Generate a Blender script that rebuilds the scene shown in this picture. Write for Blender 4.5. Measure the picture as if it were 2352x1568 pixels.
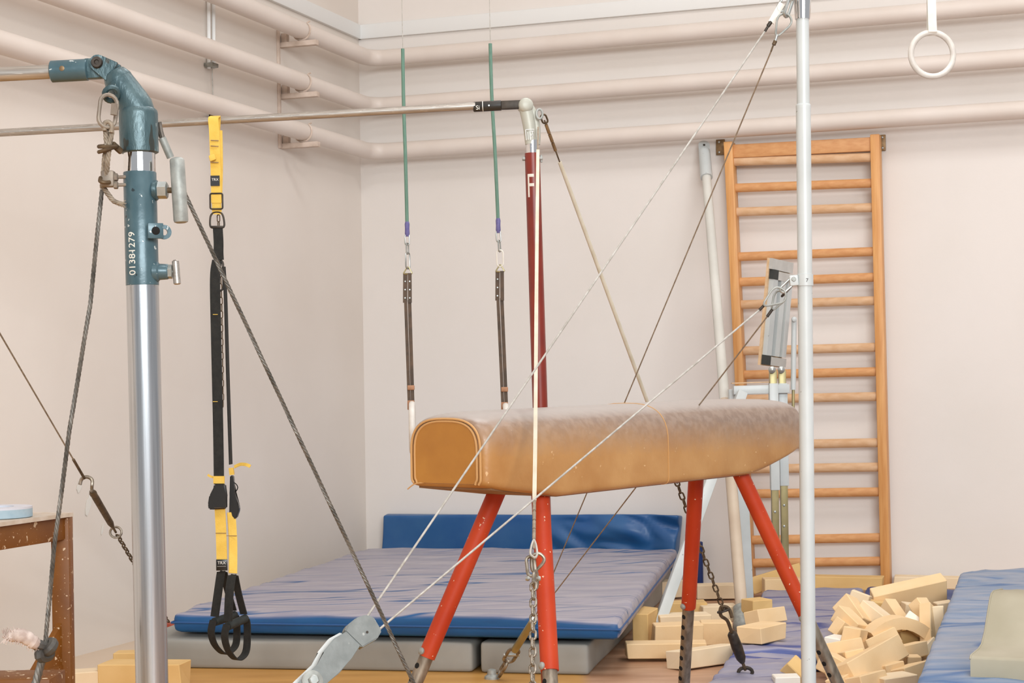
import bpy, bmesh, math, random
from mathutils import Vector as V, Matrix, noise
random.seed(7)
PI = math.pi
scene = bpy.context.scene
COL = scene.collection
for o in list(bpy.data.objects):
    bpy.data.objects.remove(o)

# ------------------------------------------------------------------ camera
FOC, CX, CY, H, ROLL = 4000.0, 1176.0, 885.0, 1.33, 0.0155
cd = bpy.data.cameras.new('camera')
cam = bpy.data.objects.new('camera', cd)
COL.objects.link(cam)
cam.location = (0, 0, H)
cam.rotation_euler = (Matrix.Rotation(PI/2, 4, 'X') @ Matrix.Rotation(-ROLL, 4, 'Z')).to_euler()
cd.sensor_width = 36.0
cd.lens = FOC/2352*36
cd.shift_y = (CY-784)/2352
cd.clip_end = 100
scene.camera = cam

# ------------------------------------------------------------------ light
scene.view_settings.view_transform = 'Standard'
scene.view_settings.look = 'None'
scene.view_settings.gamma = 1.0
scene.view_settings.use_curve_mapping = False
scene.view_settings.exposure = -0.31
w = bpy.data.worlds.new('world')
scene.world = w
w.use_nodes = True
bg = w.node_tree.nodes['Background']
bg.inputs[0].default_value = (0.95, 0.97, 1.0, 1)
bg.inputs[1].default_value = 0.62

def area(name, loc, target, sx, sy, power, col=(1, 1, 1)):
    d = bpy.data.lights.new(name, 'AREA')
    d.shape = 'RECTANGLE'
    d.size, d.size_y, d.energy, d.color = sx, sy, power, col
    o = bpy.data.objects.new(name, d)
    COL.objects.link(o)
    o.location = loc
    o.rotation_euler = (V(target)-V(loc)).to_track_quat('-Z', 'Y').to_euler()
    return o
area('window_daylight', (2.4, -6.5, 4.4), (0.4, 10.5, 2.4), 7.0, 3.0, 1500, (0.93, 0.975, 1.0))
for i, (x, y) in enumerate(((0.0, 3.2), (2.6, 3.2), (0.6, 7.2), (3.4, 7.2))):
    area('ceiling_lamp_light', (x, y, 6.25), (x, y, 0), 1.6, 0.7, 85, (0.96, 0.98, 1.0))

# ------------------------------------------------------------------ pixel -> point
cr, sr = math.cos(ROLL), math.sin(ROLL)
def ray(px, py):
    dx, dy = px-CX, py-CY
    return V(((dx*cr-dy*sr)/FOC, 1.0, -(dx*sr+dy*cr)/FOC))
def U(px, py, Y):
    r = ray(px, py)
    return V((r.x*Y, Y, H+r.z*Y))
def FL(px, py, z=0.0):
    r = ray(px, py)
    return U(px, py, (z-H)/r.z)
AW = math.radians(19.5)
DB = V((math.cos(AW), -math.sin(AW), 0))      # along the back wall, to the right
NB = V((-math.sin(AW), -math.cos(AW), 0))     # from the back wall into the room
CORNER = V((-1.03, 12.13, 0))
def WB(px, py, off=0.0):                      # point on a plane parallel to the back wall
    r = ray(px, py); p0 = CORNER+NB*off; c = V((0, 0, H))
    t = (p0-c).dot(NB)/r.dot(NB)
    return c+r*t
def WL(px, py, off=0.0):                      # the same for the left wall
    r = ray(px, py); p0 = CORNER+DB*off; c = V((0, 0, H))
    t = (p0-c).dot(DB)/r.dot(DB)
    return c+r*t
UP = V((0, 0, 1))

# ------------------------------------------------------------------ objects
ORI = {}
def tag(o, label, cat, group=None):
    o['label'] = label; o['category'] = cat
    if group: o['group'] = group
    return o
def thing(name, label, cat, loc, group=None):
    o = bpy.data.objects.new(name, None)
    COL.objects.link(o)
    o.location = loc; o.empty_display_size = 0.05
    ORI[o] = V(loc)
    return tag(o, label, cat, group)
def finish(me, m, angle=40):
    me.shade_smooth()
    me.set_sharp_from_angle(angle=math.radians(angle))
    if m: me.materials.append(m)
def obj(name, bm, m, parent=None, label=None, kind=None, loc=None, angle=40):
    """links a world-space bmesh as ONE object; loc sets the origin of a top-level mesh"""
    o_ = ORI[parent] if parent is not None else V(loc if loc is not None else (0, 0, 0))
    if o_.length > 0: bmesh.ops.translate(bm, verts=bm.verts, vec=-o_)
    bmesh.ops.recalc_face_normals(bm, faces=bm.faces)
    me = bpy.data.meshes.new(name); bm.to_mesh(me); bm.free()
    finish(me, m, angle)
    o = bpy.data.objects.new(name, me); COL.objects.link(o)
    if parent is not None: o.parent = parent
    else: o.location = o_
    ORI[o] = o_
    if label: o['label'] = label
    if kind: o['kind'] = kind
    return o
def inst(name, me, parent, mw):
    """one more object on shared mesh data, placed by a world matrix"""
    o = bpy.data.objects.new(name, me); COL.objects.link(o)
    o.parent = parent
    o.matrix_local = Matrix.Translation(-ORI[parent]) @ mw
    return o

# ------------------------------------------------------------------ shapes
def frames(pts, closed=False, up=None):
    n = len(pts); out = []; prev = None
    for i in range(n):
        a = pts[(i-1) % n] if (closed or i > 0) else pts[i]
        b = pts[(i+1) % n] if (closed or i < n-1) else pts[i]
        t = (b-a).normalized()
        if up is not None:
            s = t.cross(up)
            if s.length < 1e-4: s = prev or t.orthogonal()
            s = s.normalized()
        elif prev is None:
            s = t.orthogonal().normalized()
        else:
            s = (prev-t*prev.dot(t))
            s = s.normalized() if s.length > 1e-6 else t.orthogonal().normalized()
        prev = s
        out.append((t, s, s.cross(t)))
    return out
def sweep(bm, pts, sec, scales=None, closed=False, caps=True, up=None):
    pts = [V(p) for p in pts]
    fr = frames(pts, closed, up); rings = []
    for i, p in enumerate(pts):
        k = scales[i] if scales else 1.0
        rings.append([bm.verts.new(p+fr[i][1]*(a*k)+fr[i][2]*(b*k)) for a, b in sec])
    m = len(sec); n = len(pts)
    for i in range(n if closed else n-1):
        r0, r1 = rings[i], rings[(i+1) % n]
        off = 0
        if closed and i == n-1:            # undo twist
            off = min(range(m), key=lambda k: (r0[0].co-r1[k].co).length)
        for j in range(m):
            try: bm.faces.new((r0[j], r0[(j+1) % m], r1[(j+1+off) % m], r1[(j+off) % m]))
            except ValueError: pass
    if caps and not closed:
        bm.faces.new(rings[0]); bm.faces.new(rings[-1][::-1])
    return bm
def circ(r, n=10): return [(r*math.cos(2*PI*i/n), r*math.sin(2*PI*i/n)) for i in range(n)]
def rect(w, t): return [(-w/2, -t/2), (w/2, -t/2), (w/2, t/2), (-w/2, t/2)]
def tube(bm, pts, r, n=10, closed=False, caps=True):
    if isinstance(r, (list, tuple)): return sweep(bm, pts, circ(1, n), list(r), closed, caps)
    return sweep(bm, pts, circ(r, n), None, closed, caps)
def rod(a, b, r, n=14, r2=None):
    return tube(bmesh.new(), [a, b], [r, r2 if r2 is not None else r], n)
def lathe(bm, a, axis, prof, n=20):
    """prof: (distance along axis, radius) pairs"""
    axis = axis.normalized()
    s = axis.orthogonal().normalized(); u = s.cross(axis)
    rings = []
    for d, r in prof:
        rings.append([bm.verts.new(a+axis*d+s*(r*math.cos(2*PI*i/n))+u*(r*math.sin(2*PI*i/n))) for i in range(n)])
    for r0, r1 in zip(rings, rings[1:]):
        for j in range(n): bm.faces.new((r0[j], r0[(j+1) % n], r1[(j+1) % n], r1[j]))
    bm.faces.new(rings[0]); bm.faces.new(rings[-1][::-1])
    return bm
def box(bm, c, ax, ay, az, bev=0.0):
    """ax, ay, az: HALF extent vectors"""
    vs = [bm.verts.new(c+ax*i+ay*j+az*k) for i in (-1, 1) for j in (-1, 1) for k in (-1, 1)]
    fs = [bm.faces.new([vs[i] for i in q]) for q in ((0, 1, 3, 2), (4, 6, 7, 5), (0, 4, 5, 1), (2, 3, 7, 6), (0, 2, 6, 4), (1, 5, 7, 3))]
    if bev > 0:
        es = list({e for f in fs for e in f.edges})
        bmesh.ops.bevel(bm, geom=es, offset=bev, segments=2, profile=0.5, affect='EDGES')
    return bm
def bar(bm, a, b, w, t, up, bev=0.0):
    """square bar from a to b; w across, t along 'up'"""
    d = b-a; s = d.cross(up).normalized(); u = s.cross(d).normalized()
    return box(bm, (a+b)/2, d/2, s*(w/2), u*(t/2), bev)
def prism(bm, pts, ext):
    """flat polygon of points, thickened by the vector ext"""
    lo = [bm.verts.new(p) for p in pts]; hi = [bm.verts.new(p+ext) for p in pts]; n = len(pts)
    bm.faces.new(lo); bm.faces.new(hi[::-1])
    for i in range(n): bm.faces.new((lo[i], lo[(i+1) % n], hi[(i+1) % n], hi[i]))
    return bm
def cuts(h, r, n):
    a = [-h, -h+r*0.3, -h+r]; b = [h-r, h-r*0.3, h]
    return a+[(-h+r)+(2*h-2*r)*i/n for i in range(1, n)]+b
def rbox(bm, size, r, n, place, disp=None):
    """rounded box on a dense grid; place maps a local point to the world, disp moves local points first"""
    hx, hy, hz = [s/2 for s in size]
    xs, ys, zs = cuts(hx, r, n[0]), cuts(hy, r, n[1]), cuts(hz, r, n[2])
    cache = {}
    def vert(x, y, z):
        k = (round(x, 6), round(y, 6), round(z, 6))
        if k not in cache:
            p = V((x, y, z))
            q = V((max(-hx+r, min(hx-r, x)), max(-hy+r, min(hy-r, y)), max(-hz+r, min(hz-r, z))))
            d = p-q
            if d.length > 1e-9: p = q+d.normalized()*r
            if disp: p = disp(p)
            cache[k] = bm.verts.new(place(p))
        return cache[k]
    def sheet(A, B, f):
        for i in range(len(A)-1):
            for j in range(len(B)-1):
                bm.faces.new((vert(*f(A[i], B[j])), vert(*f(A[i+1], B[j])), vert(*f(A[i+1], B[j+1])), vert(*f(A[i], B[j+1]))))
    for s in (-hz, hz): sheet(xs, ys, lambda a, b: (a, b, s))
    for s in (-hy, hy): sheet(xs, zs, lambda a, b: (a, s, b))
    for s in (-hx, hx): sheet(ys, zs, lambda a, b: (s, a, b))
    return bm
def catmull(pts, k=8, closed=False):
    pts = [V(p) for p in pts]; n = len(pts); out = []
    g = (lambda i: pts[i % n]) if closed else (lambda i: pts[max(0, min(n-1, i))])
    for i in range(n if closed else n-1):
        p0, p1, p2, p3 = g(i-1), g(i), g(i+1), g(i+2)
        for j in range(k):
            t = j/k
            out.append(0.5*((2*p1)+(p2-p0)*t+(2*p0-5*p1+4*p2-p3)*t*t+(3*p1-p0-3*p2+p3)*t**3))
    if not closed: out.append(pts[-1])
    return out
def loop_pts(c, d, s, L, W, n=8):
    """oval link outline around c: long axis d, cross axis s"""
    d = d.normalized(); s = (s-d*s.dot(d)).normalized(); h = L/2-W/2; out = []
    for i in range(n+1):
        a = -PI/2+PI*i/n; out.append(c+d*(h+W/2*math.cos(a))+s*(W/2*math.sin(a)))
    for i in range(n+1):
        a = PI/2+PI*i/n; out.append(c+d*(-h+W/2*math.cos(a))+s*(W/2*math.sin(a)))
    return out
def pear_pts(a, b, s, W):
    """pear shaped snap hook: narrow end a, wide end b"""
    d = b-a; s = (s-d.normalized()*s.dot(d.normalized())).normalized()
    sh = [(0, 0.10), (0.0, -0.10), (0.3, -0.32), (0.62, -0.5), (0.86, -0.42), (1.0, 0), (0.86, 0.42), (0.62, 0.5), (0.3, 0.32)]
    return catmull([a+d*x+s*(W*y) for x, y in sh], 5, True)
LINKS = {}
def chain(root, pts, L, W, r, m, name='link', n=6):
    """chain of separate links along a polyline"""
    key = (round(L, 4), round(W, 4), round(r, 4), m.name)
    if key not in LINKS:
        bm = bmesh.new(); tube(bm, loop_pts(V((0, 0, 0)), UP, V((1, 0, 0)), L-2*r, W-2*r, 5), r, n, closed=True)
        me = bpy.data.meshes.new('link'); bm.to_mesh(me); bm.free(); finish(me, m, 60); LINKS[key] = me
    pts = [V(p) for p in pts]; pitch = L-2.6*r*1.0
    seg = [(pts[i+1]-pts[i]).length for i in range(len(pts)-1)]; tot = sum(seg)
    cnt = max(1, int(round(tot/pitch))); k = 0
    for k in range(cnt):
        s = tot*(k+0.5)/cnt; i = 0
        while i < len(seg)-1 and s > seg[i]: s -= seg[i]; i += 1
        d = (pts[i+1]-pts[i]).normalized(); p = pts[i]+d*s
        x = d.cross(V((0, 1, 0.03))).normalized(); y = d.cross(x)
        a = 0.35+(PI/2 if k % 2 else 0)
        xx = x*math.cos(a)+y*math.sin(a); yy = d.cross(xx)
        mw = Matrix((xx, yy, d)).transposed().to_4x4(); mw.translation = p
        inst(name, LINKS[key], root, mw)
def rope(bm, pts, R, pitch=0.035, strands=4, n=5, step=8):
    """twisted wire rope: helical strands along a path"""
    pts = [V(p) for p in pts]; dense = []; s = 0; acc = [0]
    for a, b in zip(pts, pts[1:]):
        k = max(1, int((b-a).length/(pitch/step)))
        for i in range(k): dense.append(a.lerp(b, i/k))
    dense.append(pts[-1])
    for a, b in zip(dense, dense[1:]): s += (b-a).length; acc.append(s)
    fr = frames(dense)
    for q in range(strands):
        path = []
        for p, (t, x, y), l in zip(dense, fr, acc):
            a = 2*PI*(l/pitch+q/strands)
            path.append(p+x*(R*0.55*math.cos(a))+y*(R*0.55*math.sin(a)))
        tube(bm, path, R*0.50, n)
    return bm
def text_bm(body, size, ext):
    cu = bpy.data.curves.new('writing', 'FONT'); cu.body = body; cu.size = size; cu.extrude = ext; cu.resolution_u = 3
    o = bpy.data.objects.new('writing', cu); COL.objects.link(o)
    me = bpy.data.meshes.new_from_object(o.evaluated_get(bpy.context.evaluated_depsgraph_get()))
    bm = bmesh.new(); bm.from_mesh(me)
    bpy.data.objects.remove(o); bpy.data.curves.remove(cu); bpy.data.meshes.remove(me)
    return bm
def put_text(bm, origin, xdir, ydir):
    x = xdir.normalized(); y = (ydir-x*ydir.dot(x)).normalized(); z = x.cross(y)
    mw = Matrix((x, y, z)).transposed().to_4x4(); mw.translation = origin
    bmesh.ops.transform(bm, matrix=mw, verts=bm.verts)
    return bm
def wrap_text(bm, base, axis, front, R, a0):
    """writing along a tube: text x runs up the axis, text y turns round it"""
    ys = [v.co.y for v in bm.verts]; y0, y1 = min(ys), max(ys)
    for k in range(1, 8): bmesh.ops.bisect_plane(bm, geom=bm.verts[:]+bm.edges[:]+bm.faces[:], plane_co=(0, y0+(y1-y0)*k/8, 0), plane_no=(0, 1, 0))
    axis = axis.normalized(); f = (front-axis*front.dot(axis)).normalized(); s = axis.cross(f)
    for v in bm.verts:
        a = a0-v.co.y/R
        v.co = base+axis*v.co.x+(f*math.cos(a)+s*math.sin(a))*(R+v.co.z)
    return bm

# ------------------------------------------------------------------ materials
def lin(c):
    return tuple(((x/255)/12.92 if x/255 <= 0.04045 else ((x/255+0.055)/1.055)**2.4) for x in c)+(1.0,)
def mat(name, c1, c2=None, scale=8, rough=0.6, metal=0.0, bump=0.0, bscale=None, stretch=(1, 1, 1), lo=0.35, hi=0.65,
        speck=None, extra=None, spec=0.5, detail=4, rot=(0, 0, 0)):
    m = bpy.data.materials.new(name); m.use_nodes = True
    nt = m.node_tree; N = nt.nodes; Lk = nt.links
    p = N['Principled BSDF']
    p.inputs['Base Color'].default_value = lin(c1); p.inputs['Roughness'].default_value = rough
    p.inputs['Metallic'].default_value = metal; p.inputs['Specular IOR Level'].default_value = spec
    tc = N.new('ShaderNodeTexCoord'); mp = N.new('ShaderNodeMapping')
    Lk.new(tc.outputs['Object'], mp.inputs[0]); mp.inputs['Scale'].default_value = stretch; mp.inputs['Rotation'].default_value = rot
    out = None
    def nz(sc, det=detail):
        n = N.new('ShaderNodeTexNoise'); n.inputs['Scale'].default_value = sc; n.inputs['Detail'].default_value = det
        Lk.new(mp.outputs[0], n.inputs['Vector']); return n.outputs['Fac']
    def ramp(f, a, b):
        r = N.new('ShaderNodeMapRange'); r.inputs[1].default_value = a; r.inputs[2].default_value = b
        Lk.new(f, r.inputs[0]); return r.outputs[0]
    def mix(f, a, b):
        x = N.new('ShaderNodeMix'); x.data_type = 'RGBA'
        if isinstance(f, float): x.inputs[0].default_value = f
        else: Lk.new(f, x.inputs[0])
        for k, v in ((6, a), (7, b)):
            if isinstance(v, tuple): x.inputs[k].default_value = v
            else: Lk.new(v, x.inputs[k])
        return x.outputs[2]
    col = lin(c1)
    if c2: col = mix(ramp(nz(scale), lo, hi), lin(c1), lin(c2))
    if speck:
        for (sc_, scl, th) in (speck if isinstance(speck, list) else [speck]):
            col = mix(ramp(nz(scl, 2), th, th+0.02), col, lin(sc_))
    m['_'] = 1; del m['_']
    if extra: col = extra(nt, mix, ramp, nz, col, lin)
    if not isinstance(col, tuple): Lk.new(col, p.inputs['Base Color'])
    if bump:
        b = N.new('ShaderNodeBump'); b.inputs['Strength'].default_value = bump; b.inputs['Distance'].default_value = 0.01
        Lk.new(nz(bscale or scale*4), b.inputs['Height']); Lk.new(b.outputs[0], p.inputs['Normal'])
    return m

M = {}
M['wall'] = mat('wall_paint', (229, 222, 216), (225, 218, 211), 1.2, 0.85, bump=0.04, bscale=60)
M['wall_left'] = mat('wall_paint_left', (226, 217, 208), (220, 210, 200), 0.9, 0.85, bump=0.04, bscale=60)
M['ceiling'] = mat('ceiling_paint', (236, 232, 226), rough=0.9)
M['trim'] = mat('trim_paint', (232, 232, 230), rough=0.6)
M['pipe'] = mat('pipe_paint', (222, 211, 202), (217, 205, 195), 3, 0.5, bump=0.03, bscale=40)
M['iron'] = mat('painted_iron', (214, 196, 182), (188, 168, 152), 14, 0.6)
def floor_zone(nt, mix, ramp, nz, col, L):
    tc = nt.nodes.new('ShaderNodeTexCoord'); sp = nt.nodes.new('ShaderNodeSeparateXYZ')
    nt.links.new(tc.outputs['Object'], sp.inputs[0])
    y = mix(ramp(nz(1.5), 0.35, 0.65), L((206, 156, 84)), L((188, 136, 66)))
    dt = nt.nodes.new('ShaderNodeVectorMath'); dt.operation = 'DOT_PRODUCT'; dt.inputs[1].default_value = tuple(DB)
    nt.links.new(tc.outputs['Object'], dt.inputs[0])
    y = mix(ramp(sp.outputs[0], 0.28, 0.34), y, col)
    return mix(ramp(dt.outputs['Value'], BORDER, BORDER+0.02), L((214, 194, 172)), y)
BORDER = (CORNER+DB*0.62).dot(DB)      # floor tinted here to read as the base of the left wall
M['floor'] = mat('wood_floor', (196, 156, 126), (164, 122, 92), 1.6, 0.45, stretch=(1, 5, 1), rot=(0, 0, 0.6), extra=floor_zone, bump=0.05)
M['steel'] = mat('brushed_steel', (196, 199, 202), (178, 181, 184), 6, 0.26, 1.0, stretch=(30, 30, 0.6), bump=0.03, bscale=14)
M['bar_steel'] = mat('bar_steel', (186, 180, 172), (160, 152, 144), 10, 0.36, 0.65, stretch=(1, 30, 30), speck=((225, 222, 216), 22, 0.68))
M['chrome'] = mat('chrome', (225, 225, 226), rough=0.08, metal=1.0)
M['zinc'] = mat('zinc', (190, 193, 190), (165, 168, 164), 30, 0.42, 0.85)
M['galv'] = mat('galvanised', (170, 172, 167), (142, 145, 140), 40, 0.55, 0.35, bump=0.1, bscale=60)
M['link'] = mat('chain_steel', (172, 164, 152), (120, 108, 92), 40, 0.4, 0.8)
M['rust'] = mat('rusty_steel', (112, 92, 68), (82, 66, 48), 40, 0.6, 0.5)
M['oldiron'] = mat('old_iron', (150, 138, 124), (124, 112, 100), 40, 0.55, 0.3)
M['castgrey'] = mat('cast_zinc', (134, 138, 136), (120, 124, 122), 26, 0.5, 0.3, speck=((168, 170, 166), 40, 0.68), bump=0.08, bscale=60)
M['dark'] = mat('dark_steel', (74, 66, 58), (52, 46, 40), 30, 0.5, 0.5)
M['bluepaint'] = mat('blue_grey_paint', (80, 105, 113), (64, 89, 97), 14, 0.3, 0.15, bump=0.06, bscale=60,
                     speck=[((186, 192, 190), 95, 0.69), ((44, 56, 60), 40, 0.70)])
M['bluecast'] = mat('blue_grey_cast', (86, 108, 112), (52, 76, 82), 9, 0.36, 0.25, stretch=(2.5, 2.5, 1), bump=0.15, bscale=70,
                    speck=[((150, 164, 162), 60, 0.71), ((58, 62, 58), 14, 0.66), ((116, 134, 134), 26, 0.68)])
M['rope'] = mat('wire_rope', (122, 116, 108), (84, 80, 74), 40, 0.5, 0.55)
M['rope2'] = mat('weathered_rope', (160, 146, 128), (128, 114, 98), 60, 0.7, 0.2)
M['cable'] = mat('steel_cable', (196, 193, 186), (168, 163, 154), 50, 0.5, 0.3)
M['cable2'] = mat('dull_cable', (158, 142, 122), (132, 116, 98), 50, 0.7, 0.0)
M['white'] = mat('white_plastic', (232, 228, 218), (220, 214, 202), 20, 0.5)
M['cream'] = mat('cream_hose', (208, 199, 180), (196, 186, 164), 20, 0.55)
M['greypaint'] = mat('pale_grey_paint', (202, 207, 206), (192, 197, 196), 6, 0.35, speck=((150, 152, 150), 60, 0.74))
M['greycast'] = mat('grey_cast_head', (192, 192, 180), (176, 176, 164), 12, 0.45, 0.1, bump=0.06)
M['redpost'] = mat('dark_red_paint', (134, 46, 30), (116, 38, 28), 8, 0.35)
M['orange'] = mat('orange_red_paint', (190, 66, 30), (178, 54, 22), 6, 0.5, bump=0.05, bscale=50, speck=((226, 196, 172), 80, 0.715), spec=0.3)
M['legsteel'] = mat('leg_steel', (156, 144, 128), (116, 104, 90), 16, 0.45, 0.6, stretch=(3, 3, 1))
M['black'] = mat('black_paint', (44, 42, 40), (56, 54, 50), 20, 0.4)
M['hole'] = mat('hole_dark', (14, 12, 10), rough=0.9)
M['web_black'] = mat('black_webbing', (26, 26, 24), (36, 36, 33), 60, 0.85, bump=0.2, bscale=300)
M['web_yellow'] = mat('yellow_webbing', (232, 194, 90), (224, 184, 78), 30, 0.8, bump=0.2, bscale=300)
M['plastic'] = mat('black_plastic', (28, 28, 28), rough=0.3)
M['grip'] = mat('foam_grip', (44, 48, 46), (36, 40, 38), 60, 0.9)
M['leatherstrap'] = mat('brown_leather', (64, 50, 36), (92, 70, 50), 22, 0.6)
M['leathertan'] = mat('tan_leather', (178, 132, 100), (150, 106, 76), 22, 0.7)
M['green'] = mat('green_cord', (86, 122, 106), (112, 146, 130), 30, 0.7, stretch=(40, 40, 1))
M['purple'] = mat('purple_tape', (112, 106, 156), (92, 88, 140), 60, 0.6)
M['ring'] = mat('ring_resin', (222, 218, 210), (208, 202, 194), 20, 0.45)
M['wood'] = mat('honey_wood', (222, 166, 104), (206, 144, 82), 5, 0.45, stretch=(9, 9, 0.6))
M['rung'] = mat('worn_rung', (216, 160, 106), (204, 144, 90), 5, 0.55, stretch=(1, 9, 9))
M['rungworn'] = mat('pale_worn_rung', (218, 180, 142), (206, 162, 120), 4, 0.6, stretch=(1, 9, 9))
M['brass'] = mat('dull_brass', (150, 120, 84), (122, 98, 70), 30, 0.45, 0.6)
M['gold'] = mat('gold_zinc', (176, 164, 122), (158, 148, 108), 10, 0.4, 0.7)
M['offwhite'] = mat('off_white_paint', (216, 214, 206), (206, 204, 196), 5, 0.5)
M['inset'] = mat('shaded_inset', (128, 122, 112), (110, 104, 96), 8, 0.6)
M['beige'] = mat('beige_tube', (206, 188, 166), (194, 174, 152), 5, 0.5)
M['ply'] = mat('plywood_edge', (222, 190, 152), (206, 172, 132), 30, 0.6)
M['alu'] = mat('aluminium', (206, 207, 204), (192, 193, 190), 10, 0.4, 0.5)
M['rubber'] = mat('dark_rubber', (56, 58, 56), rough=0.8)
M['tablewood'] = mat('scuffed_brown_paint', (132, 80, 18), (112, 64, 12), 6, 0.5, speck=[((214, 190, 160), 30, 0.655), ((196, 164, 128), 90, 0.68)], bump=0.06)
M['tabletop'] = mat('chipped_white_top', (206, 194, 180), (190, 174, 156), 20, 0.7)
M['tape'] = mat('pale_blue_tape', (150, 176, 190), (170, 190, 200), 20, 0.6)
M['tapetop'] = mat('white_tape_side', (206, 206, 214), rough=0.7)
M['rag'] = mat('rag_wool', (206, 190, 180), (170, 150, 140), 50, 0.95)
M['grime'] = mat('grimy_tape', (76, 72, 66), (54, 50, 46), 40, 0.6)
M['foam'] = mat('foam_cream', (236, 206, 162), (230, 196, 148), 5, 0.9, bump=0.05, bscale=90)
M['foam2'] = mat('foam_pale', (236, 216, 184), (230, 206, 170), 5, 0.9, bump=0.05, bscale=90)
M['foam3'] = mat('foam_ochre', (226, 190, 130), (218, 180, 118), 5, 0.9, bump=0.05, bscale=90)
M['foamw'] = mat('foam_white', (240, 234, 222), rough=0.9)
def dusty(c_dust, c_dust2, c_base):
    def f(nt, mix, ramp, nz, col, L):
        g = nt.nodes.new('ShaderNodeNewGeometry'); sp = nt.nodes.new('ShaderNodeSeparateXYZ')
        nt.links.new(g.outputs['Normal'], sp.inputs[0])
        dust = mix(ramp(nz(5, 6), 0.38, 0.62), L(c_dust), L(c_dust2))
        ab = nt.nodes.new('ShaderNodeMath'); ab.operation = 'ABSOLUTE'; sb = nt.nodes.new('ShaderNodeMath'); sb.operation = 'SUBTRACT'; sb.inputs[1].default_value = 0.5
        nt.links.new(nz(0.8, 1), sb.inputs[0]); nt.links.new(sb.outputs[0], ab.inputs[0])
        st = ramp(ab.outputs[0], 0.002, 0.018)
        mxn = nt.nodes.new('ShaderNodeMath'); mxn.operation = 'MAXIMUM'
        nt.links.new(ramp(sp.outputs[2], 0.35, 0.85), mxn.inputs[0]); nt.links.new(ramp(sp.outputs[0], 0.35, 0.7), mxn.inputs[1])
        mm = nt.nodes.new('ShaderNodeMath'); mm.operation = 'MULTIPLY'
        nt.links.new(mxn.outputs[0], mm.inputs[0]); nt.links.new(st, mm.inputs[1])
        return mix(mm.outputs[0], col, dust)
    return f
M['mat_blue'] = mat('blue_vinyl_dusty', (18, 90, 148), (14, 76, 130), 3, 0.42, stretch=(0.5, 5.5, 5.5), extra=dusty((172, 168, 178), (150, 148, 166), 0), bump=0.04, bscale=20)
M['mat_seam'] = mat('vinyl_seam', (34, 84, 140), rough=0.5)
M['mat_blue2'] = mat('blue_vinyl', (28, 84, 142), (52, 100, 150), 3, 0.36)
M['mat_blue3'] = mat('blue_vinyl_worn', (58, 100, 152), (80, 116, 158), 3, 0.5, stretch=(0.7, 3, 3), extra=dusty((150, 158, 174), (116, 138, 168), 0))
M['mat_purple'] = mat('purple_vinyl', (74, 88, 150), (56, 70, 132), 3, 0.5, stretch=(0.6, 3, 3), extra=dusty((164, 160, 172), (136, 136, 162), 0))
M['mat_navy'] = mat('navy_vinyl', (36, 62, 124), (30, 52, 108), 4, 0.5)
M['mat_grey'] = mat('grey_vinyl', (162, 161, 155), (146, 145, 139), 2.5, 0.6, bump=0.08, bscale=12)
M['wedge'] = mat('olive_grey_vinyl', (176, 168, 148), (160, 152, 130), 3, 0.7)
def horse_chalk_sheen(nt, mix, ramp, nz, col, L):
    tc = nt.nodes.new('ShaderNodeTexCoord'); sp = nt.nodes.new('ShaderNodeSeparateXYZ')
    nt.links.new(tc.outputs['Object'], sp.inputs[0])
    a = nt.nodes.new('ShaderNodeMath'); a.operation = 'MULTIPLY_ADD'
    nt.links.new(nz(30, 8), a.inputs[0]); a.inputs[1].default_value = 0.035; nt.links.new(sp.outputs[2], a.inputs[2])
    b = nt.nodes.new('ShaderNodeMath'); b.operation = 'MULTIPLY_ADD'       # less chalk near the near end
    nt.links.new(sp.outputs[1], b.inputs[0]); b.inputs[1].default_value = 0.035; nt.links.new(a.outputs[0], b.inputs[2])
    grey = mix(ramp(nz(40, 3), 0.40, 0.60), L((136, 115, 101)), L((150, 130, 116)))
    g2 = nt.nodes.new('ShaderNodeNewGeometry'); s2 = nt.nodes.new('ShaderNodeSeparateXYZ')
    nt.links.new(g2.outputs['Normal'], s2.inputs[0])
    grey = mix(ramp(s2.outputs[2], 0.7, 1.0), grey, L((178, 170, 165)))  # sheen of the crest painted over the chalk, on upward faces
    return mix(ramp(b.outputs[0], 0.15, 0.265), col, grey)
M['leather'] = mat('horse_leather', (188, 142, 88), (170, 120, 66), 5, 0.38, bump=0.08, bscale=60, extra=horse_chalk_sheen, speck=((208, 168, 120), 60, 0.72))
M['leather_end'] = mat('horse_end_leather', (178, 122, 46), (160, 104, 36), 5, 0.36, bump=0.06, bscale=40)
M['piping'] = mat('leather_piping', (196, 150, 96), rough=0.5)
M['board'] = mat('base_board', (150, 116, 84), (128, 96, 66), 8, 0.7)
M['smear'] = mat('white_filler', (222, 218, 210), rough=0.9)
M['red_anchor'] = mat('red_anchor_paint', (170, 70, 44), rough=0.6)

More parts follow.
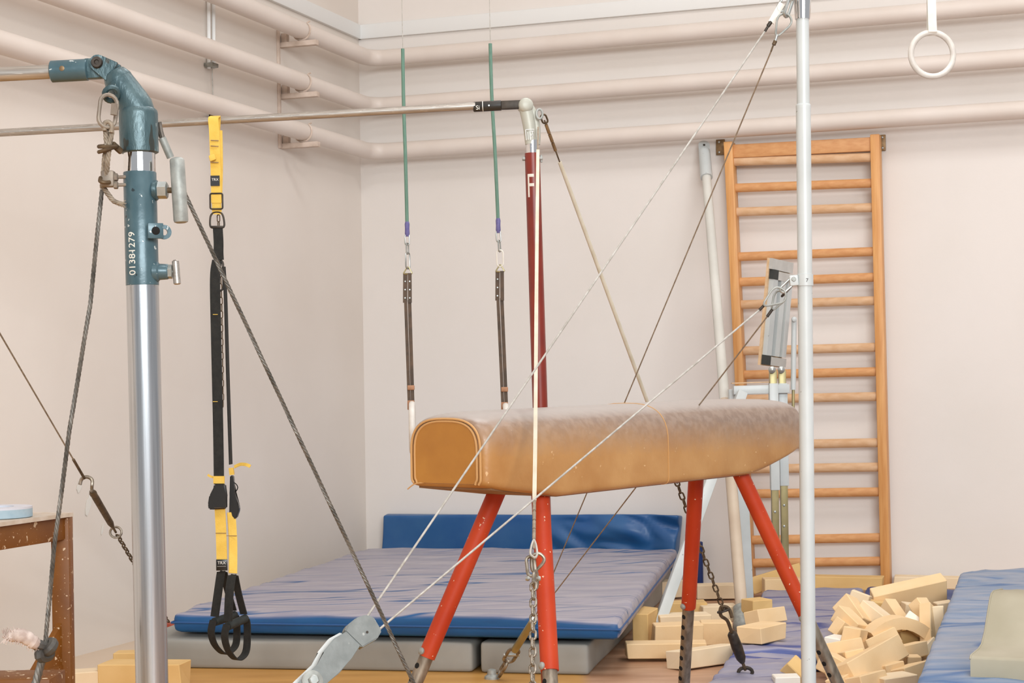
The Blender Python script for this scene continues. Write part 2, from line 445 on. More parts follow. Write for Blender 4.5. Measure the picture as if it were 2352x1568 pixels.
# ------------------------------------------------------------------ room
def wallbox(name, a, b, z0, z1, nrm, m, th=0.2):
    bm = bmesh.new()
    prism(bm, [V((a.x, a.y, z0)), V((b.x, b.y, z0)), V((b.x, b.y, z1)), V((a.x, a.y, z1))], -nrm*th)
    return obj(name, bm, m, kind='structure')
wallbox('wall_back', CORNER, CORNER+DB*11.0, -0.1, 6.4, NB, M['wall'])
wallbox('wall_left', CORNER-NB*0.2, CORNER+NB*13.0, -0.1, 6.4, DB, M['wall_left'])
bm = bmesh.new(); prism(bm, [CORNER-DB*0.2-NB*0.2, CORNER+DB*11-NB*0.2, CORNER+DB*11+NB*13, CORNER-DB*0.2+NB*13], V((0, 0, -0.1)))
obj('floor', bm, M['floor'], kind='structure')
bm = bmesh.new(); prism(bm, [p+UP*6.4 for p in (CORNER-DB*0.2-NB*0.2, CORNER+DB*11-NB*0.2, CORNER+DB*11+NB*13, CORNER-DB*0.2+NB*13)], V((0, 0, 0.1)))
obj('ceiling', bm, M['ceiling'], kind='structure')
zt = WB(1580, 25).z
for nm, a, b, nr in (('trim_1', CORNER, CORNER+DB*11, NB), ('trim_2', CORNER, CORNER+NB*13, DB)):
    bm = bmesh.new(); box(bm, (a+b)/2+UP*(zt+0.05)+nr*0.012, (b-a)/2, nr*0.014, UP*0.05, 0.004)
    obj(nm, bm, M['trim'], kind='structure')

# ------------------------------------------------------------------ heating pipes round the corner
POFF, PR = 0.15, 0.056
pz = [WB(1580, y, POFF).z for y in (74, 190, 302)]
for i, (z, nm) in enumerate(zip(pz, ('topmost', 'middle', 'lowest'))):
    c = CORNER+NB*POFF+DB*POFF+UP*z; R = 0.12
    pts = [c+NB*11.0, c+NB*6, c+NB*3, c+NB*1.2]
    for k in range(9):
        a = PI/2*k/8
        pts.append(c+(NB+DB)*R-NB*(R*math.sin(a))-DB*(R*math.cos(a)))
    pts += [c+DB*1.2, c+DB*3, c+DB*6, c+DB*10]
    bm = tube(bmesh.new(), pts, PR, 18)
    o = obj('heating_pipe', bm, M['pipe'], loc=c)
    tag(o, nm+' of the three cream heating pipes running round the corner', 'pipe', 'heating pipes along the walls')
# bracket column on the left wall
bx = WL(645, 200, 0.0)
s0 = (bx-CORNER).dot(NB)
base = CORNER+NB*s0
root = thing('pipe_support', 'cream iron support with three arms carrying the pipes on the left wall', 'bracket', base+UP*(pz[2]-0.15))
bm = bmesh.new(); box(bm, base+NB*0.04+DB*0.008+UP*((pz[0]+pz[2])/2), NB*0.012, DB*0.008, UP*((pz[0]-pz[2])/2+0.1), 0.002)
obj('rail', bm, M['iron'], root)
for z in pz:
    q = base+UP*(z-PR-0.028)
    bm = bmesh.new(); box(bm, q+DB*0.13, DB*0.13, NB*0.022, UP*0.016, 0.003)
    arm = obj('arm', bm, M['iron'], root)
    pts = [q+NB*0.0+DB*POFF+UP*(PR+0.028)+(DB*math.cos(a)+UP*math.sin(a))*(PR+0.006) for a in [PI*1.02+i*PI*1.25/10 for i in range(11)]]
    bm = tube(bmesh.new(), [pts[0]-UP*0.0]+pts+[pts[-1]+DB*0.02+UP*0.006], 0.006, 6)
    obj('clamp', bm, M['iron'], arm)
    bm = bmesh.new(); box(bm, q+DB*0.03+UP*0.045-NB*0.01, DB*0.02, NB*0.018, UP*0.03, 0.002)
    obj('stop_block', bm, M['iron'], arm)
# twin conduit behind the pipes
root = thing('wall_conduit', 'twin white conduit on the left wall behind the pipes', 'conduit', WL(486, 150, 0.02))
for dx in (-5, 6):
    a = WL(484+dx, -60, 0.02); b = WL(485+dx, 158, 0.02)
    obj('conduit_pipe', rod(a, b, 0.011, 8), M['trim'], root)
a = WL(485, 150, 0.03); bm = bmesh.new(); box(bm, a, NB*0.035, DB*0.03, UP*0.012, 0.004)
obj('clip', bm, M['galv'], root)
obj('wire', rod(WL(487, 155, 0.03), WL(490, 262, 0.03), 0.004, 6), M['cable'], root)
bm = bmesh.new(); box(bm, WL(494, 272, 0.04), NB*0.04, DB*0.02, UP*0.03, 0.004)
obj('junction_box', bm, M['dark'], root)

# ------------------------------------------------------------------ wall bars
lz = WB(1735, 1345, 0.1)
root = thing('wall_bars', 'honey-coloured wooden wall bars fixed to the back wall behind the grey upright', 'wall bars', V((lz.x, lz.y, 0)))
LO = 0.13
for (xt, yt, xb, yb) in ((1672, 325, 1721, 1362), (2009, 308, 2034, 1346)):
    a = WB(xt, yt, LO); b = WB(xb, yb, LO); d = (b-a).normalized()
    bm = bmesh.new(); box(bm, (a+b)/2-NB*0.045, (b-a)/2, DB*0.029, NB*0.05, 0.006)
    obj('post', bm, M['wood'], root)
def rung_at(x0, y0, x1, y1, m):
    a = WB(x0-6, y0, LO-0.035); b = WB(x1+4, y1, LO-0.035)
    bm = sweep(bmesh.new(), [a, b], [(0.0285*math.cos(t), 0.019*math.sin(t)) for t in [2*PI*i/12 for i in range(12)]], up=NB)
    obj('rung', bm, m, root)
a = WB(1680, 348, LO-0.03); b = WB(2006, 331, LO-0.03)
bm = bmesh.new(); bar(bm, a, b, 0.03, 0.086, UP, 0.004); obj('top_board', bm, M['rung'], root)
for k, (y0, y1) in enumerate(((371, 361), (432, 420), (487, 476), (590, 577), (648, 636), (700, 690), (806, 797), (861, 853), (917, 910),
                   (1022, 1016), (1077, 1072), (1134, 1129), (1240, 1234), (1293, 1288))):
    f0 = (y0-325)/1037; f1 = (y1-308)/1038
    rung_at(1680+46*f0, y0, 2006+26*f1, y1, M['rungworn'] if k in (0, 2, 5, 6, 8, 9, 10) else M['rung'])
for (x, y, s) in ((1655, 338, -1), (2024, 328, 1)):
    c = WB(x, y, 0.01); bm = bmesh.new(); box(bm, c, DB*0.028, NB*0.008, UP*0.05, 0.002)
    br = obj('bracket', bm, M['brass'], root)
    for dz in (-0.033, 0.033):
        bm = bmesh.new(); lathe(bm, c+UP*dz+NB*0.006+DB*s*0.008, NB, [(0, 0.008), (0.004, 0.007), (0.006, 0.003)], 10)
        obj('screw', bm, M['zinc'], br)

# ------------------------------------------------------------------ grey pole leaning on the wall beside the bars
pt, pb = WB(1617, 338, 0.06), FL(1708, 1452, 0.0)
root = thing('leaning_pole', 'long pale grey steel pole with flattened top leaning left of the wall bars', 'pole', pb)
d = (pt-pb).normalized(); Lp = (pt-pb).length
k1 = pb+d*(Lp*0.86)
obj('tube', rod(pb+d*0.1, pb+d*(Lp*0.43), 0.033, 16, 0.0315), M['beige'], root, label='beige worn lower tube')
obj('upper_tube', rod(pb+d*(Lp*0.43), pb+d*(Lp*0.93), 0.031, 16, 0.029), M['offwhite'], root)
bm = rod(pb+d*(Lp*0.925), pb+d*(Lp*0.99), 0.040, 16, 0.038); obj('sleeve', bm, M['greypaint'], root)
s = d.cross(V((0, 1, 0))).normalized()
e0 = pb+d*(Lp*0.985); n2 = s.cross(d).normalized()
poly = [e0+s*0.036, e0+s*0.036+d*0.06]+[e0+d*(0.065+0.034*math.sin(a))+s*(0.036*math.cos(a)) for a in [PI*i/10 for i in range(11)]]+[e0-s*0.036]
bm = prism(bmesh.new(), [p-n2*0.012 for p in poly], n2*0.024); fl = obj('flat_end', bm, M['greypaint'], root)
tp = e0+d*0.06
nn = -n2 if n2.y > 0 else n2
obj('bolt_hole', rod(tp+nn*0.0125, tp+nn*0.0145, 0.008, 10), M['dark'], fl)
bm = lathe(bmesh.new(), pb+UP*0.0, d, [(0, 0.036), (0.004, 0.046), (0.03, 0.054), (0.05, 0.051), (0.15, 0.046), (0.158, 0.036)], 20)
obj('foot', bm, M['galv'], root)

# ------------------------------------------------------------------ grey frame stand in front of the wall bars
f0 = FL(1497, 1478, 0)
root = thing('frame_stand', 'pale grey metal frame with twin telescopic posts and tilted aluminium panel before the wall bars', 'apparatus', f0)
YS = 9.9
def st(x, y, dy=0): return U(x, y, YS+dy)
jt = U(1703, 905, YS-0.05)
dirv = (jt-(f0+UP*0.03))
bm = bmesh.new(); bar(bm, f0+UP*0.0, jt, 0.055, 0.075, V((0, 1, 0)), 0.004); obj('brace', bm, M['greypaint'], root)
a, b = st(1690, 893, 0.08), st(1714, 1384, 0.08)
b = V((b.x, b.y, 0.0))
bm = bmesh.new(); bar(bm, a, b, 0.085, 0.06, V((0, 1, 0)), 0.004); obj('leg', bm, M['greypaint'], root)
bm = bmesh.new(); bar(bm, st(1684, 896), st(1812, 892), 0.06, 0.05, UP, 0.004); obj('cross_beam', bm, M['greypaint'], root)
bm = bmesh.new(); bar(bm, st(1680, 880), st(1770, 877), 0.05, 0.006, UP, 0.001); obj('beam_cap', bm, M['ply'], root)
for j, (xc, dy, ys0, ys1, yb) in enumerate(((1779, -0.03, 880, 1125, 1230), (1800, 0.03, 880, 1115, 1283))):
    bm = bmesh.new(); bar(bm, st(xc-3, ys0, dy), st(xc+1, ys1, dy), 0.05, 0.05, V((0, 1, 0)), 0.003); sl = obj('sleeve', bm, M['greypaint'], root)
    bm = bmesh.new(); bar(bm, st(xc-4, 850, dy), st(xc+3, yb if j else 1283, dy), 0.04, 0.04, V((0, 1, 0)), 0.002); ip = obj('inner_post', bm, M['gold'], root)
    for yy in (1175, 1222) if j == 0 else (1160, 1208):
        c = st(xc+1, yy, dy-0.02); bm = lathe(bmesh.new(), c, V((0, -1, 0)), [(0, 0.008), (0.004, 0.007), (0.006, 0.003)], 10); obj('bolt', bm, M['zinc'], ip)
    c = st(xc-6, 849, dy-0.03); bm = lathe(bmesh.new(), c, V((0, -1, 0)), [(0, 0.02), (0.012, 0.02), (0.018, 0.012), (0.022, 0.004)], 14); obj('pivot_bolt', bm, M['zinc'], ip)
# tilted panel seen from its framed back
A = U(1768, 592, YS-0.10); B = U(1746, 838, YS-0.02); Wd = V((0.30, 0.42, -0.03)).normalized()*0.26
dn = (B-A); nb_ = Wd.cross(dn).normalized()
if nb_.x < 0 and nb_.y < 0: pass
nb_ = nb_ if nb_.y < 0 else -nb_                    # towards the camera
bm = prism(bmesh.new(), [A, A+Wd, B+Wd, B], -nb_*0.016)
pan = obj('panel', bm, M['ply'], root)
def pp(u, v): return A+Wd*u+dn*v
def strip(u0, v0, u1, v1, th, m, nm, off=0.0):
    bm = prism(bmesh.new(), [pp(u0, v0)+nb_*off, pp(u1, v0)+nb_*off, pp(u1, v1)+nb_*off, pp(u0, v1)+nb_*off], nb_*th); obj(nm, bm, m, pan)
strip(0.0, 0, 1, 0.10, 0.02, M['alu'], 'top_rail')
strip(0.04, 0.10, 0.26, 0.19, 0.03, M['rubber'], 'corner_cap')
strip(0.04, 0.90, 0.26, 0.99, 0.03, M['rubber'], 'corner_cap')
strip(0.26, 0.11, 1, 0.19, 0.03, M['alu'], 'cross_rail')
strip(0.26, 0.91, 1, 0.99, 0.03, M['alu'], 'cross_rail')
strip(0.06, 0.19, 0.28, 0.90, 0.028, M['greypaint'], 'stile')
strip(0.44, 0.19, 0.66, 0.90, 0.028, M['greypaint'], 'stile')
strip(0.78, 0.19, 0.98, 0.90, 0.028, M['greypaint'], 'stile')
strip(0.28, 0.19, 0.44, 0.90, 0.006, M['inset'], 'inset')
obj('gas_strut', rod(st(1824, 735, 0.02), st(1822, 895, 0.02), 0.015, 12), M['greypaint'], root)
obj('strut_rod', rod(st(1822, 893, 0.02), st(1822, 960, 0.02), 0.009, 10), M['gold'], root)
bm = lathe(bmesh.new(), st(1824, 733, -0.01), V((0, -1, 0)), [(0, 0.016), (0.012, 0.014), (0.016, 0.006)], 12); obj('strut_eye', bm, M['greypaint'], root)

# ------------------------------------------------------------------ right grey upright with its steel cables
YR = 5.5
rt, rb = U(1842, -90, YR), U(1857.5, 1568, YR)
ax = (rb-rt).normalized()
foot = rb+ax*(rb.z/-ax.z)
def ry(y): return U(1842+(y+90)*15.5/1658, y, YR)
root = thing('uneven_bar_upright', 'tall pale grey tubular upright standing right of the leather horse', 'upright', foot)
obj('outer_tube', rod(foot, ry(242), 0.0232, 28), M['greypaint'], root)
bm = lathe(bmesh.new(), ry(243), -ax, [(-0.01, 0.0232), (0.0, 0.0236), (0.004, 0.0225), (0.006, 0.02)], 28); obj('tube_lip', bm, M['greypaint'], root)
obj('inner_tube', rod(ry(244), ry(-80), 0.0203, 28), M['greypaint'], root)
bm = lathe(bmesh.new(), ry(45), -ax, [(0, 0.0205), (0.001, 0.0235), (0.06, 0.0275), (0.2, 0.029)], 28); obj('chrome_collar', bm, M['chrome'], root, label='polished chrome collar at the top')
bm = lathe(bmesh.new(), foot, UP, [(0, 0.09), (0.012, 0.09), (0.02, 0.05), (0.05, 0.032)], 24); obj('base_plate', bm, M['greypaint'], root)
bm = lathe(bmesh.new(), ry(657), -ax, [(0, 0.0236), (0.001, 0.0262), (0.037, 0.0262), (0.038, 0.0236)], 28); clamp = obj('clamp_ring', bm, M['greypaint'], root)
c0 = U(1833, 643, YR-0.01); c1 = U(1813, 645, YR-0.01)
bm = bmesh.new(); bar(bm, c0, c1, 0.018, 0.034, UP, 0.004); obj('lug', bm, M['greypaint'], clamp)
bm = lathe(bmesh.new(), U(1823, 641, YR-0.019), V((0, -1, 0)), [(0, 0.008), (0.003, 0.006)], 10); obj('rivet', bm, M['galv'], clamp)
bm = text_bm('7', 0.016, 0.0004); wrap_text(bm, U(1852, 652, YR), V((1, 0, 0)), V((0, -1, 0)), 0.0, 0) if False else put_text(bm, U(1851, 647, YR-0.0268), V((1, 0, 0)), UP)
obj('number_mark', bm, M['dark'], clamp, label='small stamped 7')
def hook(root, a, b, s, W, r, m, name='snap_hook'): obj(name, tube(bmesh.new(), pear_pts(a, b, s, W), r, 8, closed=True), m, root)
def link_at(root, p, q, s, W, r, m, name='connector_link'):
    d = q-p; obj(name, tube(bmesh.new(), loop_pts((p+q)/2, d, s, d.length, W), r, 8, closed=True), m, root)
# front tensioner
T0 = U(838, 1440, 4.40)
topA, topB = U(1757, 72, YR), U(1744, 712, YR)
anchor = FL(-23, 2314, 0.0)
tdir = (anchor-T0).normalized()
tsd = tdir.cross(V((0, 1, 0.0))).normalized()
tsd = tsd if tsd.x < 0 else -tsd              # across: up-left in the picture
tno = tdir.cross(tsd).normalized(); tno = tno if tno.y < 0 else -tno
root = thing('cable_tensioner', 'cast grey cable tensioner at the lower left end of two steel cables', 'tensioner', anchor)
def tp_(a, s): return T0+tdir*a+tsd*s
poly = [(-0.030, 0.004), (-0.018, 0.022), (0.006, 0.033), (0.036, 0.036), (0.052, 0.030), (0.050, -0.030), (0.004, -0.042), (-0.020, -0.036)]
bm = prism(bmesh.new(), [tp_(*q)-tno*0.016 for q in poly], tno*0.034)
bmesh.ops.bevel(bm, geom=bm.edges[:], offset=0.003, segments=2, affect='EDGES'); bl = obj('head_block', bm, M['castgrey'], root)
obj('pin', rod(tp_(0.012, -0.012)+tno*0.017, tp_(0.012, -0.012)+tno*0.0195, 0.0035, 8), M['dark'], bl)
for sg, nm in ((0.012, 'front_plate'), (-0.020, 'rear_plate')):
    o_ = 0.0 if sg > 0 else 0.008
    poly = [(0.050, 0.026), (0.085, 0.036), (0.130, 0.032), (0.165, 0.018), (0.23, 0.022), (0.30, 0.020), (0.30, -0.022), (0.22, -0.026), (0.175, -0.030), (0.140, -0.034), (0.090, -0.030), (0.050, -0.024)]
    bm = prism(bmesh.new(), [tp_(x, y+o_)+tno*sg for x, y in poly], tno*0.007)
    bmesh.ops.bevel(bm, geom=bm.edges[:], offset=0.002, segments=2, affect='EDGES'); obj(nm, bm, M['castgrey'] if sg > 0 else M['alu'], root)
for a in (0.205,):
    c = tp_(a, 0.0)+tno*0.018
    bm = lathe(bmesh.new(), c, tno, [(0, 0.027), (0.006, 0.027), (0.010, 0.021)], 22); wsh = obj('washer', bm, M['galv'], root)
    bm = lathe(bmesh.new(), c+tno*0.009, tno, [(0, 0.0135), (0.012, 0.0135), (0.014, 0.011)], 6); obj('nut', bm, M['zinc'], wsh)
bm = bmesh.new(); bar(bm, tp_(0.06, 0.022)-tno*0.008, tp_(0.16, 0.012)-tno*0.008, 0.012, 0.022, tno, 0.002); obj('spacer', bm, M['alu'], root)
bm = bmesh.new(); bar(bm, tp_(0.27, 0), anchor+UP*0.02, 0.026, 0.014, tno, 0.002); obj('strap_iron', bm, M['galv'], root)
bm = lathe(bmesh.new(), anchor, UP, [(0, 0.06), (0.012, 0.06), (0.016, 0.02), (0.03, 0.015)], 20); obj('floor_plate', bm, M['galv'], root)
# rear tensioner on the floor behind the horse
an2 = FL(1140, 1558, 0.0); J2 = U(1226, 1424, 7.55)
def guy(label, a, b, r, m, zp, parts):
    rt_ = thing('guy_cable', label, 'cable', zp, 'steel cables of the grey upright')
    obj('wire', tube(bmesh.new(), [a, a.lerp(b, 0.5), b], r, 8), m, rt_)
    parts(rt_)
XD = V((1, 0, 0))
def pa(r_):
    link_at(r_, U(1812, -14, YR), U(1789, 26, YR), XD, 0.022, 0.0042, M['zinc'])
    bm = sweep(bmesh.new(), [U(1796, 8, YR), U(1771, 52, YR)], rect(0.020, 0.008), up=V((0, 1, 0))); obj('strap', bm, M['white'], r_)
    obj('ferrule', rod(U(1771, 50, YR), U(1764, 60, YR), 0.0062, 10), M['dark'], r_)
    obj('thin_ferrule', rod(U(1765, 59, YR), U(1757, 72, YR), 0.0042, 10), M['dark'], r_)
guy('upper cable from the chrome collar to the front tensioner', topA, tp_(-0.02, 0.014), 0.0030, M['cable'], topA, pa)
a2 = U(1771, 118, YR-0.03)
def pb_(r_):
    link_at(r_, U(1818, -6, YR-0.03), U(1804, 38, YR-0.03), V((0.7, 0.7, 0)), 0.022, 0.005, M['zinc'])
    hook(r_, U(1785, 80, YR-0.03), U(1809, 33, YR-0.03), XD, 0.044, 0.0035, M['galv'])
    obj('ferrule', rod(U(1785, 80, YR-0.03), U(1780, 96, YR-0.03), 0.0045, 10), M['zinc'], r_)
    obj('clip', rod(U(1781, 94, YR-0.03), U(1777, 103, YR-0.03), 0.0062, 10), M['rust'], r_)
    obj('thin_ferrule', rod(U(1776, 104, YR-0.03), a2, 0.0028, 10), M['rust'], r_)
guy('dull cable from the upright top passing behind the leather horse', a2, J2, 0.0024, M['cable2'], a2, pb_)
def pc(r_):
    link_at(r_, U(1824, 641, YR-0.01), U(1794, 669, YR-0.01), V((0.3, 0, 1)), 0.020, 0.004, M['zinc'])
    hook(r_, U(1757, 699, YR-0.012), U(1802, 668, YR-0.012), UP, 0.050, 0.0034, M['galv'])
    obj('ferrule', rod(U(1757, 699, YR), topB, 0.0045, 10), M['dark'], r_)
guy('pale cable from the clamp ring down to the front tensioner', topB, tp_(-0.005, -0.028), 0.0031, M['cable'], topB, pc)
b4 = U(1762, 727, YR+0.03)
def pd(r_):
    link_at(r_, U(1826, 648, YR+0.03), U(1796, 680, YR+0.03), V((0.5, 0.5, 0.5)), 0.020, 0.004, M['dark'])
    hook(r_, U(1775, 709, YR+0.03), U(1799, 668, YR+0.03), XD, 0.036, 0.0034, M['galv'])
    obj('ferrule', rod(U(1774, 710, YR+0.03), b4, 0.0048, 10), M['dark'], r_)
guy('dull cable from the clamp ring passing behind the leather horse', b4, J2, 0.0024, M['cable2'], b4, pd)
root = thing('floor_turnbuckle', 'small steel turnbuckle anchored to the floor before the grey blocks', 'turnbuckle', an2)
d = (J2-an2).normalized(); Ln = (J2-an2).length
obj('body', rod(an2+d*Ln*0.50, an2+d*Ln*0.97, 0.017, 10), M['gold'], root)
obj('ferrule', rod(an2+d*Ln*0.94, J2+d*0.01, 0.014, 10), M['zinc'], root)
for k, s in enumerate((XD, V((0, 1, 0.3)))):
    p, q = an2+d*Ln*(0.30-0.22*k), an2+d*Ln*(0.52-0.22*k)
    link_at(root, p, q, s, 0.045, 0.008, M['link'], 'shackle')
obj('shackle_pin', rod(an2+d*Ln*0.42-XD*0.035, an2+d*Ln*0.42+XD*0.035, 0.008, 8), M['zinc'], root)
bm = lathe(bmesh.new(), an2-XD*0.02, UP, [(0, 0.035), (0.01, 0.034), (0.02, 0.022), (0.04, 0.02), (0.045, 0.008)], 14); obj('floor_eye', bm, M['galv'], root)

# ------------------------------------------------------------------ gymnastic rings, near the ceiling right
for k, (x, lab) in enumerate(((2141, 'left of the two pale gymnastic rings hanging in front of the pipes'), (2396, 'right pale gymnastic ring cut off by the picture edge'))):
    c = U(x, 125+(0 if k == 0 else -8), 8.2); R = 0.1035
    root = thing('gymnastic_ring', lab, 'ring', c-UP*0.118, 'pair of gymnastic rings at upper right')
    ca = 0.12 if k == 0 else 0.5
    rx = V((math.cos(ca), math.sin(ca), 0))
    bm = tube(bmesh.new(), [c+rx*(R*math.cos(2*PI*i/40))+UP*(R*math.sin(2*PI*i/40)) for i in range(40)], 0.0142, 12, closed=True)
    obj('hoop', bm, M['ring'], root)
    top = c+UP*R
    for sgn in (-1, 1):
        pts = [top+UP*-0.016+V((0, 0.0*sgn, 0)), top+V((0, 0.018*sgn, 0.0)), top+V((0, 0.012*sgn, 0.05)), top+V((0, 0.003*sgn, 0.2)), V((top.x-0.004, top.y+0.003*sgn, 6.39))]
        bm = sweep(bmesh.new(), pts, rect(0.040, 0.003), up=V((0, -1, 0.001))) if False else bmesh.new()
        hw = 0.02
        ring_prev = None
        for p in pts:
            vs = [bm.verts.new(p+XD*s_*hw+V((0, t_*0.0015*sgn, 0))) for s_, t_ in ((-1, 0), (1, 0), (1, 1), (-1, 1))]
            if ring_prev:
                for j in range(4): bm.faces.new((ring_prev[j], ring_prev[(j+1) % 4], vs[(j+1) % 4], vs[j]))
            else: bm.faces.new(vs)
            ring_prev = vs
        bm.faces.new(ring_prev[::-1])
        obj('strap', bm, M['white'], root)

# ------------------------------------------------------------------ edge-on rings on green cords
YG = 7.3
def hanging_ring(label, x0, y0, x1, yt, xl, ys, xb, yb, twist):
    root = thing('strap_ring', label, 'ring', U(xb, yb+125, YG), 'rings on green elastic cords')
    top = U(x0-2, y0-10, YG)
    obj('ceiling_wire', rod(V((top.x, top.y, 6.4)), U(x0, y0, YG), 0.0014, 6), M['cable'], root)
    mid = U((x0+x1)/2-1, (y0+yt)/2, YG)
    pts = catmull([U(x0, y0, YG), U(x0+0.2*(x1-x0), y0+0.3*(yt-y0), YG), U(x0+0.62*(x1-x0), y0+0.62*(yt-y0), YG), U(x1, yt, YG)], 8)
    obj('elastic_cord', tube(bmesh.new(), pts, 0.0075, 10), M['green'], root)
    bm = lathe(bmesh.new(), U(x1, yt-6, YG), -UP, [(0, 0.008), (0.01, 0.0105), (0.03, 0.0095), (0.05, 0.0105), (0.062, 0.006)], 10); obj('binding_tape', bm, M['purple'], root)
    p1 = U(x1, yt+25, YG); p2 = U(xl, ys-46, YG)
    for k in range(2):
        a = p1.lerp(p2, k/2); b = p1.lerp(p2, (k+1)/2)
        link_at(root, a+UP*0.004, b-UP*0.004, XD if k == 0 else V((0.5, 1, 0)), 0.018, 0.003, M['zinc'], 'link')
    link_at(root, U(xl, ys-48, YG), U(xl+1, ys-10, YG), XD if twist else V((0.6, 0.8, 0)), 0.026, 0.0032, M['white'] if twist else M['zinc'], 'quick_link')
    c = U(xl+1, ys-14, YG); tri = [c, U(xl+1-10, ys+2, YG), U(xl+1+10, ys+2, YG)]
    tri = [c+XD*0.002, c-XD*0.002, tri[1]+UP*0.003, tri[1]+XD*0.003, tri[2]-XD*0.003, tri[2]+UP*0.003]
    obj('triangle_ring', tube(bmesh.new(), tri, 0.0028, 6, closed=True), M['gold'], root)
    # leather straps: doubled upper part, two long legs, tan bindings
    for s_ in (-1, 1):
        a = U(xl+s_*5, ys, YG-0.004*s_); b = U(xl+s_*5.5, ys+68, YG-0.004*s_)
        bm = sweep(bmesh.new(), [a, a.lerp(b, 0.5), b], rect(0.018 if s_ < 0 else 0.016, 0.006), up=V((0, 1, 0))); up_ = obj('strap_upper', bm, M['leatherstrap'], root)
        if s_ < 0 or not twist:
            for q in (0.28, 0.56, 0.84):
                bm = lathe(bmesh.new(), a.lerp(b, q)-V((0, 0.003, 0)), V((0, -1, 0)), [(0, 0.004), (0.003, 0.003)], 8); obj('rivet', bm, M['zinc'], up_)
        c = U(xl+s_*4.5, ys+62, YG); e = U(xb+s_*4, yb+10, YG)
        bm = sweep(bmesh.new(), [c, c.lerp(e, 0.5)+XD*0.0, e], rect(0.013 if s_ < 0 else 0.015, 0.005), up=V((0, 1, 0.0))); obj('strap_leg', bm, M['leatherstrap'], root)
    for yy, hh in ((yb-30, 0.010), (yb+10, 0.020)):
        c = U(xb, yy, YG); bm = bmesh.new(); box(bm, c, XD*0.0145, V((0, 0.012, 0)), UP*(hh), 0.003); obj('binding', bm, M['leathertan'], root)
    ax_ = V((-0.046, 1, 0)).normalized(); cc = U(xb+3, yb+62, YG); R = 0.100
    bm = tube(bmesh.new(), [cc+ax_*(R*math.cos(2*PI*i/36))+UP*(R*math.sin(2*PI*i/36)) for i in range(36)], 0.0135, 12, closed=True); obj('hoop', bm, M['ring'], root)
hanging_ring('left edge-on ring on leather straps and a green cord', 925, 112, 935, 515, 936, 627, 944, 920, False)
hanging_ring('right ring on leather straps and a green cord, hoop hidden behind the horse', 1126, 100, 1144, 507, 1148, 622, 1159, 924, True)

# ------------------------------------------------------------------ near upright with the blue-grey head (left)
YN = 3.5; PX = YN/FOC                               # metres per pixel at this distance
def nx(y): return U(320+(y-355)*29/1213.0, y, YN)
na, nb2 = nx(355), nx(1568)
nax = (nb2-na).normalized()
nfoot = nb2+nax*(nb2.z/-nax.z)
root = thing('bar_upright', 'steel upright with worn blue-grey sleeve and angled head in the left foreground', 'upright', nfoot)
NR_ = root
obj('pole', rod(nfoot, nx(650), 37*PX, 40), M['steel'], root)
obj('neck_tube', rod(nx(400), nx(345), 36*PX, 40), M['chrome'], root, label='bright bare steel ring below the head')
bm = lathe(bmesh.new(), nfoot, UP, [(0, 0.13), (0.015, 0.13), (0.022, 0.06), (0.06, 0.036)], 28); obj('base_plate', bm, M['bluepaint'], root)
bm = lathe(bmesh.new(), nx(656), -nax, [(0, 36.5*PX), (0.001, 37.6*PX), (259*PX, 37.6*PX), (260.5*PX, 36.5*PX)], 40); sleeve = obj('sleeve', bm, M['bluepaint'], root)
bm = text_bm('01381279', 24*PX, 0.0003)
for v in bm.verts: v.co.x *= 1.12*100/ (8*24*0.56)
wrap_text(bm, nx(634), -nax, V((0, -1, 0)), 37.8*PX, -0.2)
for v in bm.verts: pass
obj('serial_number', bm, M['white'], sleeve, label='white hand-painted number 01381279')
# head: socket cup, slanted neck, collar, fork and ferrule
h0 = nx(352)
bm = lathe(bmesh.new(), h0, -nax, [(0, 40*PX), (0.002, 44*PX), (90*PX, 44.5*PX), (98*PX, 43*PX), (103*PX, 38*PX)], 40); head = obj('head_socket', bm, M['bluecast'], root)
e0, e1 = U(318, 262, YN), U(272, 184, YN)
path = [e0+UP*-0.02, U(317, 254, YN), U(314, 246, YN), U(306, 234, YN), U(292, 214, YN), e1]
bm = tube(bmesh.new(), path, [r*PX for r in (38, 38, 38, 37.5, 36, 33)], 32); obj('slanted_neck', bm, M['bluecast'], head)
ed = (e1-U(292, 214, YN)).normalized()
bm = lathe(bmesh.new(), e1-ed*0.002, ed, [(0, 33.5*PX), (0.004, 33.5*PX), (0.010, 31*PX), (0.018, 27*PX), (0.020, 24*PX)], 32); obj('neck_collar', bm, M['bluecast'], head)
pv = U(229, 148, YN)
sd = ed.cross(V((0, 1, 0))).normalized()
fork_c = e1+ed*0.016
tipd = (pv-fork_c)
for s_ in (-1, 1):
    yo = V((0, s_*0.014-0.006, 0))
    q = [fork_c+sd*0.022, fork_c-sd*0.022]
    cs = tipd.normalized(); ss = cs.cross(V((0, 1, 0))).normalized()
    arc = [pv+ss*(19*PX*math.cos(a))*-1+cs*(19*PX*math.sin(a)) for a in [PI*i/10 for i in range(11)]]
    pts = [fork_c-ss*0.022, ]+arc+[fork_c+ss*0.022]
    pts = [p+yo for p in pts]
    bm = prism(bmesh.new(), pts, V((0, 0.012, 0))); bmesh.ops.bevel(bm, geom=bm.edges[:], offset=0.0015, segments=2, affect='EDGES')
    obj('fork_cheek', bm, M['bluecast'], head)
bm = lathe(bmesh.new(), pv+V((0, -0.020, 0)), V((0, -1, 0)), [(-0.04, 0.008), (0, 0.0115), (0.006, 0.0115), (0.008, 0.010), (0.008, 0.005), (0.005, 0.004)], 20); obj('pivot_bolt', bm, M['dark'], head)
bd = (U(0, 171, YN)-U(205, 160, YN)).normalized()
fe = U(203, 160, YN)
